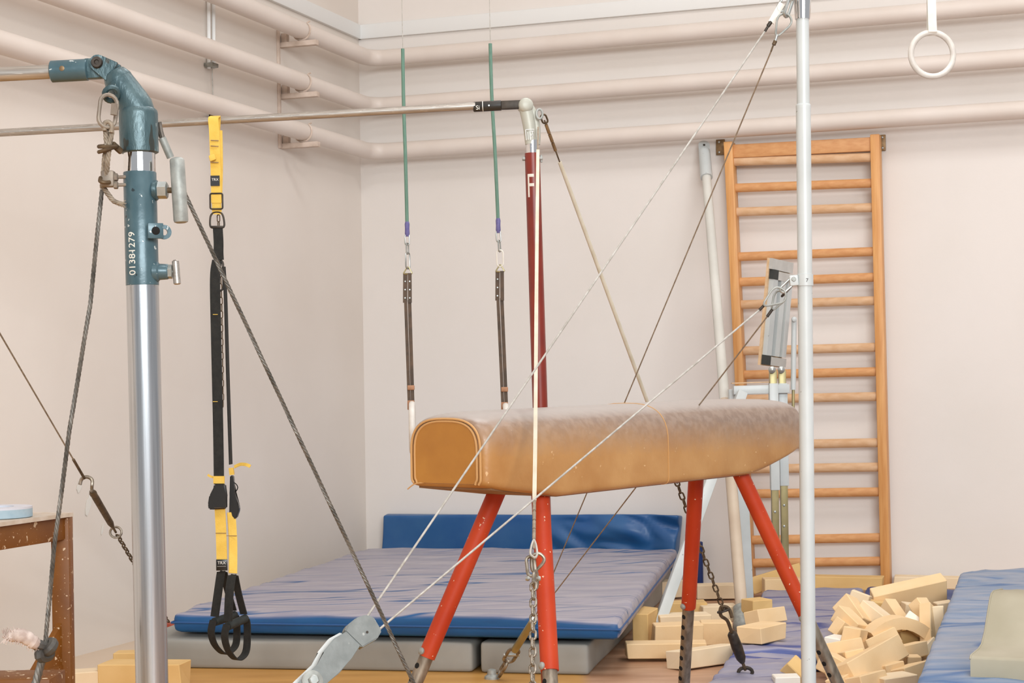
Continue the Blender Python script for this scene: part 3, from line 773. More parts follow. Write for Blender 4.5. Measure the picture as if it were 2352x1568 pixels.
bm = lathe(bmesh.new(), fe, bd, [(0, 22*PX), (0.002, 25*PX), (84*PX, 25*PX), (86*PX, 22.5*PX), (86.5*PX, 17*PX)], 32); fer = obj('bar_ferrule', bm, M['bluepaint'], root)
bsd = bd.cross(V((0, 1, 0))).normalized()
bm = bmesh.new(); box(bm, U(216, 158, YN), bd*0.018, V((0, 0.010, 0)), bsd*0.0205, 0.003); obj('tongue', bm, M['bluecast'], fer)
bm = lathe(bmesh.new(), U(142, 157, YN-25*PX), V((0, -1, 0)), [(-0.004, 0.005), (0.0005, 0.0053), (0.001, 0.003)], 14); obj('rivet', bm, M['brass'], fer)
obj('bar', rod(U(130, 164, YN), U(-420, 193.5, YN), 0.0143, 28), M['bar_steel'], root, label='horizontal steel bar running out of the picture to the left')
# eye lug on the neck
bm = tube(bmesh.new(), [U(256, 216, YN-0.035)+(V((1, 0, 0.5)).normalized()*(0.014*math.cos(a)))+V((-0.25, -0.6, 0.7)).normalized()*(0.014*math.sin(a)) for a in [2*PI*i/18 for i in range(18)]], 0.0058, 8, closed=True)
obj('eye_lug', bm, M['bluecast'], head)
# clamping bolts and levers on the right of the sleeve
c = nx(438)+V((0.031, -0.004, 0))
bm = lathe(bmesh.new(), c, XD, [(-0.004, 0.021), (0.004, 0.0205), (0.006, 0.018)], 24); boss = obj('clamp_boss', bm, M['bluecast'], sleeve)
bm = lathe(bmesh.new(), c+XD*0.005, XD, [(0, 0.0175), (0.018, 0.0175), (0.0205, 0.014)], 6); obj('hex_nut', bm, M['zinc'], boss)
lev = U(411, 437, YN-0.008)
obj('stud', rod(c+XD*0.018, lev, 0.006, 10), M['rust'], boss)
la, lb = U(406.5, 366, YN-0.008), U(416, 511, YN-0.008)
dl_ = (lb-la).normalized(); r = 17*PX
bm = lathe(bmesh.new(), la-dl_*0.004, dl_, [(0, r*0.55), (0.003, r*0.9), (0.006, r), ((lb-la).length-0.001, r), ((lb-la).length+0.003, r*0.92), ((lb-la).length+0.005, r*0.6)], 24); obj('lever', bm, M['galv'], boss, label='rounded galvanised clamping lever')
c = nx(625)+V((0.030, -0.004, 0))
bm = lathe(bmesh.new(), c, XD, [(-0.006, 0.021), (0.003, 0.0205), (0.006, 0.0165), (0.022, 0.0155), (0.024, 0.014)], 24); boss = obj('clamp_boss', bm, M['bluepaint'], sleeve)
bm = lathe(bmesh.new(), c+XD*0.023, XD, [(0, 0.0145), (0.008, 0.0145), (0.009, 0.01)], 6); obj('hex_nut', bm, M['galv'], boss)
la, lb = U(403, 600, YN-0.006), U(407, 651, YN-0.006); dl_ = (lb-la).normalized()
obj('stud', rod(c+XD*0.03, la.lerp(lb, 0.5), 0.0045, 10), M['zinc'], boss)
bm = lathe(bmesh.new(), la, dl_, [(-0.003, 0.004), (0, 0.0072), ((lb-la).length, 0.0075), ((lb-la).length+0.002, 0.005)], 14); obj('tommy_bar', bm, M['bar_steel'], boss)
# two drilled lugs
for (xc, yc, oy, sz) in ((357, 530, -0.034, 0.0155), (377, 533, -0.014, 0.0135)):
    c = U(xc, yc, YN+oy); nrm = V((0.45, -1, 0)).normalized(); sx = nrm.cross(UP).normalized()
    pts = []
    for i in range(12):
        a = 2*PI*i/12; pts.append((math.cos(a)*0.0075, math.sin(a)*0.0075))
    bm = bmesh.new(); box(bm, c, sx*sz, nrm*0.0035, UP*sz, 0.0015)
    if sz > 0.015:
        lug = obj('lug_plate', bm, M['bluepaint'], sleeve)
        bm = lathe(bmesh.new(), c+nrm*0.0036, nrm, [(0, 0.0085), (0.0006, 0.0075)], 16); obj('lug_hole', bm, M['hole'], lug)
    else:
        bm.free(); bm = sweep(bmesh.new(), [c+sx*(0.0105*math.cos(a))+UP*(0.0105*math.sin(a)) for a in [2*PI*i/20 for i in range(20)]], rect(0.008, 0.0055), closed=True, up=nrm)
        bar(bm, c+sx*0.011, c+sx*0.028, 0.008, 0.016, UP, 0.001)
        obj('lug_ring', bm, M['bluepaint'], sleeve)
# guy ropes of this upright
gl = U(82, 1568, YN-0.12); gtop = U(236, 432, YN-0.02)
gd = (gl-gtop).normalized(); ganch = gl+gd*(gl.z/-gd.z)
root = thing('guy_rope', 'weathered wire rope falling left from the blue-grey head with a grimy knot', 'rope', ganch, 'wire ropes of the near upright')
kn = U(103, 1490, YN-0.11)
bm = bmesh.new(); rope(bm, [U(234, 436, YN-0.02), U(207, 700, YN-0.05), U(160, 985, YN-0.08), U(124, 1260, YN-0.10), kn], 0.0046, 0.042, 4, 5, 7); obj('rope', bm, M['rope'], root)
bm = bmesh.new(); rope(bm, [kn, gl, ganch+UP*0.02], 0.0082, 0.06, 5, 5, 7); obj('doubled_rope', bm, M['rope'], root)
bm = bmesh.new(); rope(bm, [U(242, 292, YN-0.05), U(246, 330, YN-0.05), U(240, 372, YN-0.04), U(236, 432, YN-0.02)], 0.0062, 0.035, 4, 5, 7)
rope(bm, [U(257, 300, YN-0.05), U(252, 330, YN-0.055), U(247, 372, YN-0.05), U(243, 420, YN-0.03)], 0.0055, 0.035, 4, 5, 7); obj('rope_eye', bm, M['rope2'], root)
bm = tube(bmesh.new(), catmull([U(240, 300, YN-0.06), U(240, 284, YN-0.06), U(249, 280, YN-0.06), U(257, 288, YN-0.06), U(256, 304, YN-0.06)], 5), 0.0046, 8); obj('thimble', bm, M['rope2'], root)
bm = bmesh.new(); rope(bm, catmull([U(238, 432, YN-0.02), U(250, 448, YN-0.02), U(262, 462, YN-0.02), U(283, 470, YN-0.03)], 5), 0.0055, 0.03, 4, 5, 6)
for k in range(10):
    a = U(276, 469, YN-0.03); tube(bm, [a, a+V((0.008+0.006*random.random(), -0.004+0.008*random.random(), -0.008+0.016*random.random()))], 0.0008, 4)
obj('frayed_tail', bm, M['rope2'], root)
link_at(root, U(252, 218, YN-0.05), U(243, 292, YN-0.06), V((1, 0.6, 0)), 0.034, 0.0042, M['oldiron'], 'quick_link')
obj('link_nut', rod(U(263, 238, YN-0.068), U(261, 264, YN-0.068), 0.0072, 6), M['oldiron'], root)
bm = bmesh.new(); tube(bm, loop_pts(U(248, 336, YN-0.05), XD, V((0, 1, 0.2)), 0.036, 0.026), 0.004, 8, closed=True); tube(bm, loop_pts(U(246, 343, YN-0.05), XD+UP*0.3, V((0, 1, 0.2)), 0.034, 0.026), 0.004, 8, closed=True)
bar(bm, U(258, 330, YN-0.05), U(279, 349, YN-0.03), 0.008, 0.012, UP, 0.002); obj('rope_clip', bm, M['rust'], root)
bm = bmesh.new(); box(bm, U(249, 411, YN-0.03), XD*0.0125, V((0, 0.012, 0)), UP*0.016, 0.003); clip = obj('clamp_block', bm, M['oldiron'], root)
for yy in (406, 424):
    obj('clamp_bolt', rod(U(258, yy+1, YN-0.03), U(290, yy, YN-0.02), 0.0036, 8), M['oldiron'], clip)
    bm = lathe(bmesh.new(), U(262, yy+1, YN-0.03), XD, [(0, 0.008), (0.007, 0.008), (0.008, 0.006)], 6); obj('clamp_nut', bm, M['oldiron'], clip)
obj('clamp_saddle', tube(bmesh.new(), catmull([U(231, 408, YN-0.045), U(230, 416, YN-0.055), U(240, 419, YN-0.055), U(252, 418, YN-0.045)], 4), 0.004, 8), M['rust'], clip)
kb = bmesh.new()
kp = []
for i in range(40):
    a = 2*PI*i/40
    kp.append(kn+XD*(0.013*(math.sin(a)+1.6*math.sin(2*a))*0.55)+UP*(0.013*(math.cos(a)-1.6*math.cos(2*a))*0.5)+V((0, -0.014*math.sin(3*a), 0)))
tube(kb, kp, 0.0105, 8, closed=True)
obj('knot', kb, M['grime'], root)
bm = bmesh.new()
rp = catmull([U(92, 1484, YN-0.12), U(76, 1474, YN-0.13), U(52, 1460, YN-0.14), U(28, 1460, YN-0.14), U(14, 1464, YN-0.14)], 6)
n = len(rp)
tube(bm, rp, [0.006+0.0105*math.sin(PI*min(1, (i+1.5)/n))**0.7*(0.75+0.4*noise.noise(V((i*0.6, 0, 0)))) for i in range(n)], 12)
for k in range(60):
    i = random.randrange(2, n); a = rp[i]; a2_ = random.random()*2*PI
    tube(bm, [a+V((0, -0.008, 0)), a+V((-0.006*random.random()-0.003, -0.013*abs(math.sin(a2_)), 0.017*math.cos(a2_)))], 0.0009, 3)
obj('rag_end', bm, M['rag'], root, label='frayed whitish rag end tied into the knot')
gr0, gr1 = U(372, 318, YN+0.05), U(950, 1568, YN+0.25)
gd = (gr1-gr0).normalized(); ganch = gr1+gd*(gr1.z/-gd.z)
root = thing('guy_rope', 'taut twisted wire rope running down right from behind the clamping lever', 'rope', ganch, 'wire ropes of the near upright')
bm = bmesh.new(); rope(bm, [U(397, 385, YN+0.055), gr1, ganch+UP*0.01], 0.0045, 0.040, 4, 5, 7); obj('rope', bm, M['rope'], root)
obj('ferrule', rod(U(372, 316, YN+0.04), U(392, 362, YN+0.05), 0.0078, 12), M['galv'], root)
bm = tube(bmesh.new(), [U(366, 280, YN+0.03), U(370, 302, YN+0.035), U(378, 330, YN+0.04)], 0.0045, 8); tube(bm, [U(362, 296, YN+0.05), U(368, 310, YN+0.05), U(378, 330, YN+0.05)], 0.0045, 8); obj('rope_eye', bm, M['rope'], root)

# ------------------------------------------------------------------ far bar on the dark red post
YB = 6.3
def red(y): return U(1224+(y-400)*0.031, y, YB)
r0, r1 = red(352), red(930)
rax = (r1-r0).normalized(); rfoot = r1+rax*(r1.z/-rax.z)
root = thing('high_bar', 'horizontal steel bar with black ferrule on a dark red post behind the horse', 'bar', rfoot)
obj('post', rod(rfoot, r0, 0.0275, 28), M['redpost'], root)
obj('post_neck', rod(red(356), red(322), 0.0215, 24), M['chrome'], root)
bm = lathe(bmesh.new(), rfoot, UP, [(0, 0.12), (0.012, 0.12), (0.02, 0.05), (0.05, 0.03)], 24); obj('base_plate', bm, M['redpost'], root)
# white F on the post
bm = text_bm('F', 0.112, 0.0004)
fw = max(v.co.x for v in bm.verts); fh = max(v.co.y for v in bm.verts)
for k in range(1, 6): bmesh.ops.bisect_plane(bm, geom=bm.verts[:]+bm.edges[:]+bm.faces[:], plane_co=(fw*k/6, 0, 0), plane_no=(1, 0, 0))
fb, ft = red(454), red(401)
R_ = 0.0278
for v in bm.verts:
    ta = v.co.y/fh; aa = -0.95+1.05*(v.co.x/fw); p = fb.lerp(ft, ta)
    v.co = p+(V((math.sin(aa), -math.cos(aa), 0)))*(R_+v.co.z)
obj('letter_mark', bm, M['white'], root, label='white painted letter F')
for s_, dy in ((-1, 0), (1, 0.0)):
    c = red(364)+XD*(0.027*s_)
    bm = lathe(bmesh.new(), c, XD*s_, [(-0.004, 0.008), (0.008, 0.008), (0.010, 0.006)], 12); obj('pin', bm, M['galv'], root)
bm = bmesh.new(); bar(bm, U(1242.5, 356, YB), U(1243.5, 373, YB), 0.008, 0.008, XD, 0.002); obj('pin_tab', bm, M['galv'], root)
hp = catmull([U(1220, 331, YB), U(1217, 300, YB), U(1212, 270, YB), U(1207, 248, YB), U(1205, 236, YB)], 6)
bm = tube(bmesh.new(), hp, [0.0215, 0.0216]+[0.0222+0.003*i/(len(hp)-3) for i in range(len(hp)-3)]+[0.022], 24)
bm2 = lathe(bm, U(1206, 243, YB), V((0.2, -1, 0)), [(-0.026, 0.024), (0.018, 0.027), (0.026, 0.022), (0.030, 0.012)], 24)
hd = obj('head_casting', bm, M['greycast'], root)
bm = tube(bmesh.new(), catmull([U(1232, 332, YB+0.01), U(1233, 300, YB+0.01), U(1228, 268, YB+0.01), U(1218, 246, YB+0.01)], 6), 0.014, 16); obj('head_rib', bm, M['greycast'], hd)
bm = tube(bmesh.new(), [U(1239, 262, YB-0.01)+XD*(0.011*math.cos(a))+(UP*0.9+V((0, 0.4, 0)))*(0.021*math.sin(a)) for a in [2*PI*i/20 for i in range(20)]], 0.0045, 8, closed=True); obj('eye_ring', bm, M['galv'], hd)
bm = bmesh.new()                                    # cast emblem: frame with letters
ec = lambda x, y: U(x, y, YB-0.0235)
for a, b in (((1207, 298), (1227, 297)), ((1207, 298), (1209, 322)), ((1212, 303), (1213, 321)), ((1217, 302), (1218, 321)), ((1217, 302), (1226, 301)), ((1218, 311), (1225, 310)), ((1223, 302), (1224, 320))):
    bar(bm, ec(*a), ec(*b), 0.0022, 0.004, V((0, 1, 0)))
obj('cast_emblem', bm, M['trim'], hd)
ba, bb = U(1092, 243.5, YB), U(-300, 322, YB+0.1)
bdir = (bb-ba).normalized()
obj('bar', rod(ba, bb, 0.0142, 24), M['bar_steel'], root)
fa = U(1196, 239, YB)
bm = lathe(bmesh.new(), U(1152, 242, YB), bdir, [(0, 0.016), (0.002, 0.0185), ((1152-1089)*YB/FOC, 0.0185), ((1152-1087)*YB/FOC, 0.0165)], 24); fr_ = obj('bar_ferrule', bm, M['black'], root, label='black painted ferrule at the bar end')
bm = bmesh.new(); bar(bm, U(1151, 242, YB), U(1200, 240, YB), 0.028, 0.030, UP, 0.003); obj('bar_tongue', bm, M['dark'], fr_)
bm = lathe(bmesh.new(), U(1110, 244.2, YB), bdir, [(0, 0.0187), (0.0025, 0.0188)], 24); obj('white_line', bm, M['white'], fr_)
bm = put_text(text_bm('Si', 0.022, 0.0008), U(1093, 252, YB-0.0190), XD+UP*0.05, UP); obj('painted_mark', bm, M['white'], fr_)
bm = lathe(bmesh.new(), U(1123, 242, YB-0.0185), V((0, -1, 0)), [(-0.003, 0.003), (0.0005, 0.003)], 10); obj('rivet', bm, M['zinc'], fr_)
# guys of the far bar
gA = U(1249, 272, YB-0.01); gB = FL(1712, 1538, 0.10)
root = thing('guy_line', 'cream-sleeved guy line slanting down right behind the horse to a chain', 'guy line', gB, 'guy lines of the red post')
def gp(y): # point along the line by picture row
    lo, hi = 0.0, 1.0
    for _ in range(40):
        mid = (lo+hi)/2; p = gA.lerp(gB, mid)
        r = p-V((0, 0, H)); dxp = r.x/r.y; dzp = -r.z/r.y
        py = CY+FOC*(-dxp*sr+dzp*cr)
        if py < y: lo = mid
        else: hi = mid
    return gA.lerp(gB, lo)
obj('thimble', tube(bmesh.new(), loop_pts(U(1250, 273, YB), (gB-gA)+UP*0.2, XD, 0.035, 0.02), 0.0035, 8, closed=True), M['rust'], root)
for y0, y1 in ((286, 306), (308, 326), (328, 346)):
    obj('ferrule', rod(gp(y0), gp(y1), 0.0062, 10), M['brass'], root)
obj('wire', rod(gp(276), gp(1110), 0.0028, 8), M['rust'], root)
obj('hose_sleeve', rod(gp(372), gp(1000), 0.0075, 12), M['cream'], root)
chain(root, [gp(1100), gp(1402)], 0.044, 0.025, 0.0036, M['rust'])
q0, q1, q2 = gp(1402), gp(1452), gp(1520)
bm = tube(bmesh.new(), catmull([q0+XD*0.035-UP*0.03, q0+XD*0.02+UP*0.01, q0-XD*0.01+UP*0.015, q0-XD*0.012-UP*0.02, gp(1425), q1], 5), 0.0075, 8); obj('hook', bm, M['rust'], root)
obj('hook_shackle', tube(bmesh.new(), loop_pts(q0, XD+UP*0.3, V((0, 1, 0)), 0.05, 0.035), 0.005, 8, closed=True), M['dark'], root)
d = (q2-q1).normalized(); Lq = (q2-q1).length
bm = lathe(bmesh.new(), q1, d, [(0, 0.014), (0.01, 0.021), (Lq*0.5, 0.024), (Lq*0.85, 0.021), (Lq, 0.012)], 14); obj('turnbuckle', bm, M['dark'], root)
obj('end_rod', rod(q2, gB, 0.007, 8), M['rust'], root)
bm = tube(bmesh.new(), [gB+XD*(0.03*math.cos(a))+UP*(0.02*math.sin(a)-0.01) for a in [2*PI*i/14 for i in range(14)]], 0.008, 8, closed=True); obj('floor_eye', bm, M['dark'], root)
wA = U(1236, 292, YB-0.03)
wB = V((U(1223, 1568, 4.4).x, 4.4, U(1223, 1568, 4.4).z)); wd = (wB-wA).normalized(); wF = wB+wd*(wB.z/-wd.z)
root = thing('guy_line', 'white strap line with steel chain hanging in front of the leather horse', 'guy line', wF, 'guy lines of the red post')
gA, gB = wA, wB
w1, w2, w3 = gp(345), gp(1150), gp(1285)
mid1 = gp(700); mid2 = gp(980)
bm = sweep(bmesh.new(), catmull([w1, gp(520), mid1-XD*0.0, mid2+XD*0.001, w2], 6), rect(0.0115, 0.0075), up=V((0, 1, 0))); obj('hose_sleeve', bm, M['cream'], root)
obj('wire', rod(wA, gp(1260), 0.003, 8), M['cable2'], root)
for y0, y1 in ((1153, 1172), (1176, 1194), (1197, 1214), (1217, 1238)):
    obj('ferrule', rod(gp(y0), gp(y1), 0.0052, 10), M['rope2'], root)
for s_ in (-1, 1):
    obj('rope_eye', tube(bmesh.new(), catmull([gp(1238), gp(1252)+XD*0.006*s_, gp(1272)+XD*0.009*s_, gp(1281)+XD*0.004], 4), 0.0034, 6), M['cable'], root)
obj('snap_hook', tube(bmesh.new(), catmull([U(1222, 1278, 4.74), U(1238, 1271, 4.74), U(1250, 1283, 4.74), U(1243, 1298, 4.74), U(1224, 1311, 4.74)], 5, True), 0.0045, 8, closed=True), M['link'], root)
link_at(root, U(1217, 1278, 4.74), U(1222, 1322, 4.72), XD, 0.022, 0.0045, M['link'], 'shackle')
for x in (1212, 1237):
    bm = lathe(bmesh.new(), U(x, 1328, 4.70), XD, [(-0.006, 0.005), (0, 0.0075), (0.006, 0.005)], 10); obj('shackle_ball', bm, M['zinc'], root)
link_at(root, U(1231, 1312, 4.72), U(1229, 1350, 4.70), V((0.3, 1, 0)), 0.034, 0.005, M['link'], 'shackle')
chain(root, [gp(1338), wB, wF+UP*0.01], 0.037, 0.0225, 0.0036, M['link'], n=8)

# ------------------------------------------------------------------ leather horse
EU = V((0.64, 0.768, 0.012)).normalized(); EV = V((0.768, -0.64, 0)).normalized()
HW, HL = 0.175, 1.80
HB = V((-0.064, 5.05, 0))-EV*HW; HB.z = 0.985
HH = 0.268
def hp_(u, v, w): return HB+EU*u+EV*v+UP*w
def wbot(u):
    if u < 0.34: return 0.045*(1-u/0.34)
    if u > 1.42: return 0.085*((u-1.42)/0.38)**1.25
    return 0.0
def hsec(u, k=1.0, n=44):
    b = wbot(u); t = HH-0.012*max(0, (u-1.3)/0.5)**2; hh = t-b; out = []
    b2 = b+hh*(1-k)*0.25; a = HW*k; tt = t-hh*(1-k)*0.42
    hm = (tt-b2)
    cutz = b2+hm*0.46
    for i in range(n):
        th = 2*PI*i/n-PI/2; c, s = math.cos(th), math.sin(th)
        if s >= 0: e = 2.9; z = cutz+(tt-cutz)*abs(s)**(2/e); x = a*math.copysign(abs(c)**(2/e), c)
        else:
            e = 16.0; z = cutz-(cutz-b2)*abs(s)**(2/e); x = a*math.copysign(abs(c)**(2/e), c)*(1-0.03*abs(s)**4)
        out.append((x, z))
    return out
root = thing('vaulting_horse', 'worn tan leather gymnastics horse with orange-red legs in the middle', 'vaulting horse', V((HB.x, HB.y, 0))+EU*0.9-UP*0.01)
ORI[root] = V(root.location)
bm = bmesh.new()
st_ = [(0.0, 0.80), (0.004, 0.845), (0.012, 0.885), (0.026, 0.925), (0.05, 0.962), (0.085, 0.988), (0.13, 1.0)]
us = [0.2, 0.28, 0.34, 0.42]+[0.5+i*0.1 for i in range(9)]+[1.36, 1.42, 1.48, 1.54, 1.6, 1.66]
prof = st_+[(u, 1.0) for u in us]+[(HL-u, k) for u, k in reversed(st_)]
rings = []
for u, k in prof:
    rings.append([bm.verts.new(hp_(u, x, z)) for x, z in hsec(u, k)])
for r0, r1 in zip(rings, rings[1:]):
    for j in range(len(r0)): bm.faces.new((r0[j], r0[(j+1) % len(r0)], r1[(j+1) % len(r0)], r1[j]))
bm.faces.new(rings[0]); bm.faces.new(rings[-1][::-1])
ORI_save = ORI[root]
# object origin at the belly so that the chalk follows the height over it
body_o = HB+EU*0.0
def hobj(name, bm, m, parent, label=None):
    o = obj(name, bm, m, parent, label); return o
ORI[root] = body_o; root.location = V((body_o.x, body_o.y, body_o.z))
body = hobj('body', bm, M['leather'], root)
def arch(k, u, shrink=0.0, n=30):
    s = hsec(0.0, k, 44)
    pts = [(x, z) for x, z in s]
    zb = min(z for x, z in pts)
    # open arch: from bottom left over the top to bottom right
    tops = [p for p in pts]
    i0 = min(range(len(tops)), key=lambda i: (tops[i][1]-zb)*3+abs(tops[i][0]-HW*k))
    i1 = min(range(len(tops)), key=lambda i: (tops[i][1]-zb)*3+abs(tops[i][0]+HW*k))
    seq = []; i = i0
    while True:
        seq.append(tops[i])
        if i == i1: break
        i = (i+1) % len(tops)
    return [hp_(u, x*0.98, max(z, zb)) for x, z in seq]
zlow = min(z for x, z in hsec(0.0, 0.80))
for k in (0.80, 0.72):
    a_ = arch(k, -0.0035)
    a_[0] = V((a_[0].x, a_[0].y, HB.z+zlow)); a_[-1] = V((a_[-1].x, a_[-1].y, HB.z+zlow))
    obj('end_piping', tube(bmesh.new(), a_, 0.0036, 8), M['piping'], body)
a_ = arch(0.715, 0.0); a_[0].z = HB.z+zlow+0.002; a_[-1].z = HB.z+zlow+0.002
bm = prism(bmesh.new(), a_, -EU*0.004); obj('end_panel', bm, M['leather_end'], body, label='ochre stitched end panel')
s = hsec(0.9, 1.0)
bm = tube(bmesh.new(), [hp_(0.9, x*1.004, z*1.004-0.0005) for x, z in s], 0.0016, 6, closed=True); obj('seam', bm, M['piping'], body)
bm = bmesh.new()
low = [(u, wbot(u)) for u in (0.035, 0.1, 0.2, 0.34, 0.6, 0.9, 1.2, 1.42, 1.5, 1.6, 1.7)]
for s_ in (0,):
    top = [[bm.verts.new(hp_(u, v, z+0.012)) for v in (-HW*0.82, HW*0.82)] for u, z in low]
    bot = [[bm.verts.new(hp_(u, v, z-0.0015)) for v in (-HW*0.82, HW*0.82)] for u, z in low]
    for i in range(len(low)-1):
        bm.faces.new((bot[i][0], bot[i][1], bot[i+1][1], bot[i+1][0])); bm.faces.new((top[i][0], top[i+1][0], top[i+1][1], top[i][1]))
        for j in (0, 1): bm.faces.new((bot[i][j], bot[i+1][j], top[i+1][j], top[i][j]))
    bm.faces.new((bot[0][0], top[0][0], top[0][1], bot[0][1])); bm.faces.new((bot[-1][0], bot[-1][1], top[-1][1], top[-1][0]))
obj('base_board', bm, M['board'], root)
obj('loose_thread', tube(bmesh.new(), catmull([hp_(0.0, -0.09, zlow+0.002), hp_(-0.01, -0.12, zlow-0.002), hp_(-0.015, -0.145, zlow-0.018)], 4), 0.002, 5), M['piping'], body)
LEGS = [(0.352, -0.09, (-0.345, -0.305), 1508), (0.335, 0.085, (-0.315, 0.305), 1540), (1.455, -0.085, (0.315, -0.30), 1394), (1.44, 0.095, (0.345, 0.32), 1420)]
def pyof(p):
    r = p-V((0, 0, H)); return CY+FOC*(-(r.x/r.y)*sr+(-r.z/r.y)*cr)
def pxof(p):
    r = p-V((0, 0, H)); return CX+FOC*((r.x/r.y)*cr+(-r.z/r.y)*sr*1.0)
for u, v, (du, dv), yend in LEGS:
    t = hp_(u, v, 0.03); f = HB+EU*(u+du)+EV*(v+dv); f.z = 0.0
    d = (f-t).normalized(); Lg = (f-t).length
    lo, hi = 0.1, 0.9
    for _ in range(30):
        m_ = (lo+hi)/2
        if pyof(t.lerp(f, m_)) < yend: lo = m_
        else: hi = m_
    m_ = lo
    upper = obj('leg', rod(t, t+d*Lg*m_, 0.0285, 24, 0.0275), M['orange'], root)
    low_ = obj('leg_extension', rod(t+d*Lg*(m_-0.04), f-d*0.02, 0.0225, 24), M['legsteel'], upper, label='bare steel telescopic leg end with holes')
    face = (V((0, -1, 0))*0.6+XD*-0.75); face = (face-d*face.dot(d)).normalized()
    for k in range(9):
        c = t+d*(Lg*m_+0.035+0.045*k)
        if (c-f).length < 0.08: break
        obj('adjustment_hole', lathe(bmesh.new(), c+face*0.0218, face, [(0, 0.0092), (0.0012, 0.0092)], 12), M['hole'], upper)
    c = t+d*(Lg*m_-0.012)+face*0.027
    bm = lathe(bmesh.new(), c, face, [(-0.01, 0.006), (0.0, 0.0115), (0.004, 0.0115), (0.008, 0.008), (0.010, 0.003)], 16); obj('locking_knob', bm, M['galv'], upper)
    bm = lathe(bmesh.new(), f, UP, [(0, 0.034), (0.02, 0.034), (0.03, 0.026), (0.05, 0.024)], 18); obj('rubber_foot', bm, M['rubber'], upper)

# ------------------------------------------------------------------ suspension trainer on the far bar
YT = YB+0.0
tl = U(508, 1516, YT)
root = thing('suspension_trainer', 'yellow and black suspension trainer hanging from the far bar by two handles', 'suspension trainer', tl)
YD = V((0, 1, 0))
def web(name, pts, wd, th, m, parent, side=None, dy=0.0, k=6, label=None):
    """webbing through (x, y, dY) pixel points, wide along 'side'"""
    P_ = catmull([U(x, y, YT+dy+z) for x, y, z in pts], k)
    sd_ = side or XD
    bm = bmesh.new(); prev = None
    for i, p in enumerate(P_):
        t = (P_[min(i+1, len(P_)-1)]-P_[max(i-1, 0)]).normalized()
        s = (sd_-t*sd_.dot(t)).normalized(); nn = t.cross(s)
        vs = [bm.verts.new(p+s*a*wd/2+nn*b*th/2) for a, b in ((-1, -1), (1, -1), (1, 1), (-1, 1))]
        if prev:
            for j in range(4): bm.faces.new((prev[j], prev[(j+1) % 4], vs[(j+1) % 4], vs[j]))
        else: bm.faces.new(vs)
        prev = vs
    bm.faces.new(prev[::-1])
    return obj(name, bm, m, parent, label)
web('anchor_strap', [(494, 300, 0.025), (495, 270, 0.017), (494, 268, 0.0), (490, 273, -0.017), (492, 300, -0.025), (494, 350, -0.020), (496, 400, -0.014), (497, 466, -0.006)], 0.037, 0.003, M['web_yellow'], root)
an = web('anchor_strap_return', [(500, 300, 0.012), (501, 350, 0.0), (501, 400, -0.002), (499, 466, 0.0)], 0.034, 0.003, M['web_yellow'], root)
for y in (322, 335, 372):
    bm = bmesh.new(); bar(bm, U(484, y, YT-0.0285), U(502, y+1, YT-0.0285), 0.002, 0.003, UP); obj('stitching', bm, M['brass'], an)
bm = bmesh.new(); box(bm, U(488, 362, YT-0.03), XD*0.011+UP*0.004, YD*0.007, UP*0.011-XD*0.003, 0.004); obj('strap_knot', bm, M['web_yellow'], an)
bm = bmesh.new(); box(bm, U(494, 415, YT-0.016), XD*0.0165, YD*0.0012, UP*0.0185); tg = obj('brand_tag', bm, M['plastic'], an, label='small black tag with white letters')
bm = put_text(text_bm('TRX', 0.0128, 0.0003), U(486.3, 415, YT-0.0176), XD, UP); obj('tag_letters', bm, M['white'], tg)
def ringrect(c, wx, wz, r, m, nm, par):
    pts = []
    for sx, sz, a0 in ((1, 1, 0), (-1, 1, PI/2), (-1, -1, PI), (1, -1, 1.5*PI)):
        for i in range(4):
            a = a0+PI/2*i/3; pts.append(c+XD*(sx*(wx-0.006)+0.006*math.cos(a))+UP*(sz*(wz-0.006)+0.006*math.sin(a)))
    obj(nm, tube(bmesh.new(), pts, r, 8, closed=True), m, par)
ringrect(U(497, 462, YT-0.01), 0.0225, 0.028, 0.0032, M['dark'], 'slide_buckle', an)
web('anchor_strap_end', [(497, 462, -0.004), (498, 476, -0.002), (498, 492, 0)], 0.034, 0.003, M['web_yellow'], an)
hk = obj('main_carabiner', tube(bmesh.new(), catmull([U(x, y, YT) for x, y in ((484, 521), (483, 500), (488, 490), (498, 487), (509, 490), (514, 503), (514, 521), (499, 522))], 5, True), 0.0036, 8, closed=True), M['dark'], root)
bm = bmesh.new(); bar(bm, U(484, 521, YT), U(514, 521, YT), 0.012, 0.008, UP, 0.002); obj('gate', bm, M['dark'], hk)
web('equalizer_loop', [(500, 520, 0), (502, 555, 0.002), (502, 580, 0.0), (503, 597, 0.0)], 0.035, 0.006, M['web_black'], root)
obj('equalizer_ring', tube(bmesh.new(), loop_pts(U(502, 632, YT+0.012), UP, XD, 0.115, 0.034), 0.004, 8, closed=True), M['dark'], root)
web('long_strap', [(499, 598, -0.004), (494, 640, -0.006), (496, 760, -0.006), (501, 980, -0.008), (503, 1112, -0.010)], 0.037, 0.003, M['web_black'], root)
web('long_strap', [(514, 612, 0.02), (518, 680, 0.025), (523, 850, 0.03), (530, 1066, 0.035)], 0.037, 0.004, M['web_black'], root, side=V((0.10, 1, 0)))
for y in (722, 922):
    bm = bmesh.new(); bar(bm, U(489, y, YT-0.012), U(500, y, YT-0.012), 0.002, 0.002, UP); obj('stitching', bm, M['web_yellow'], root)
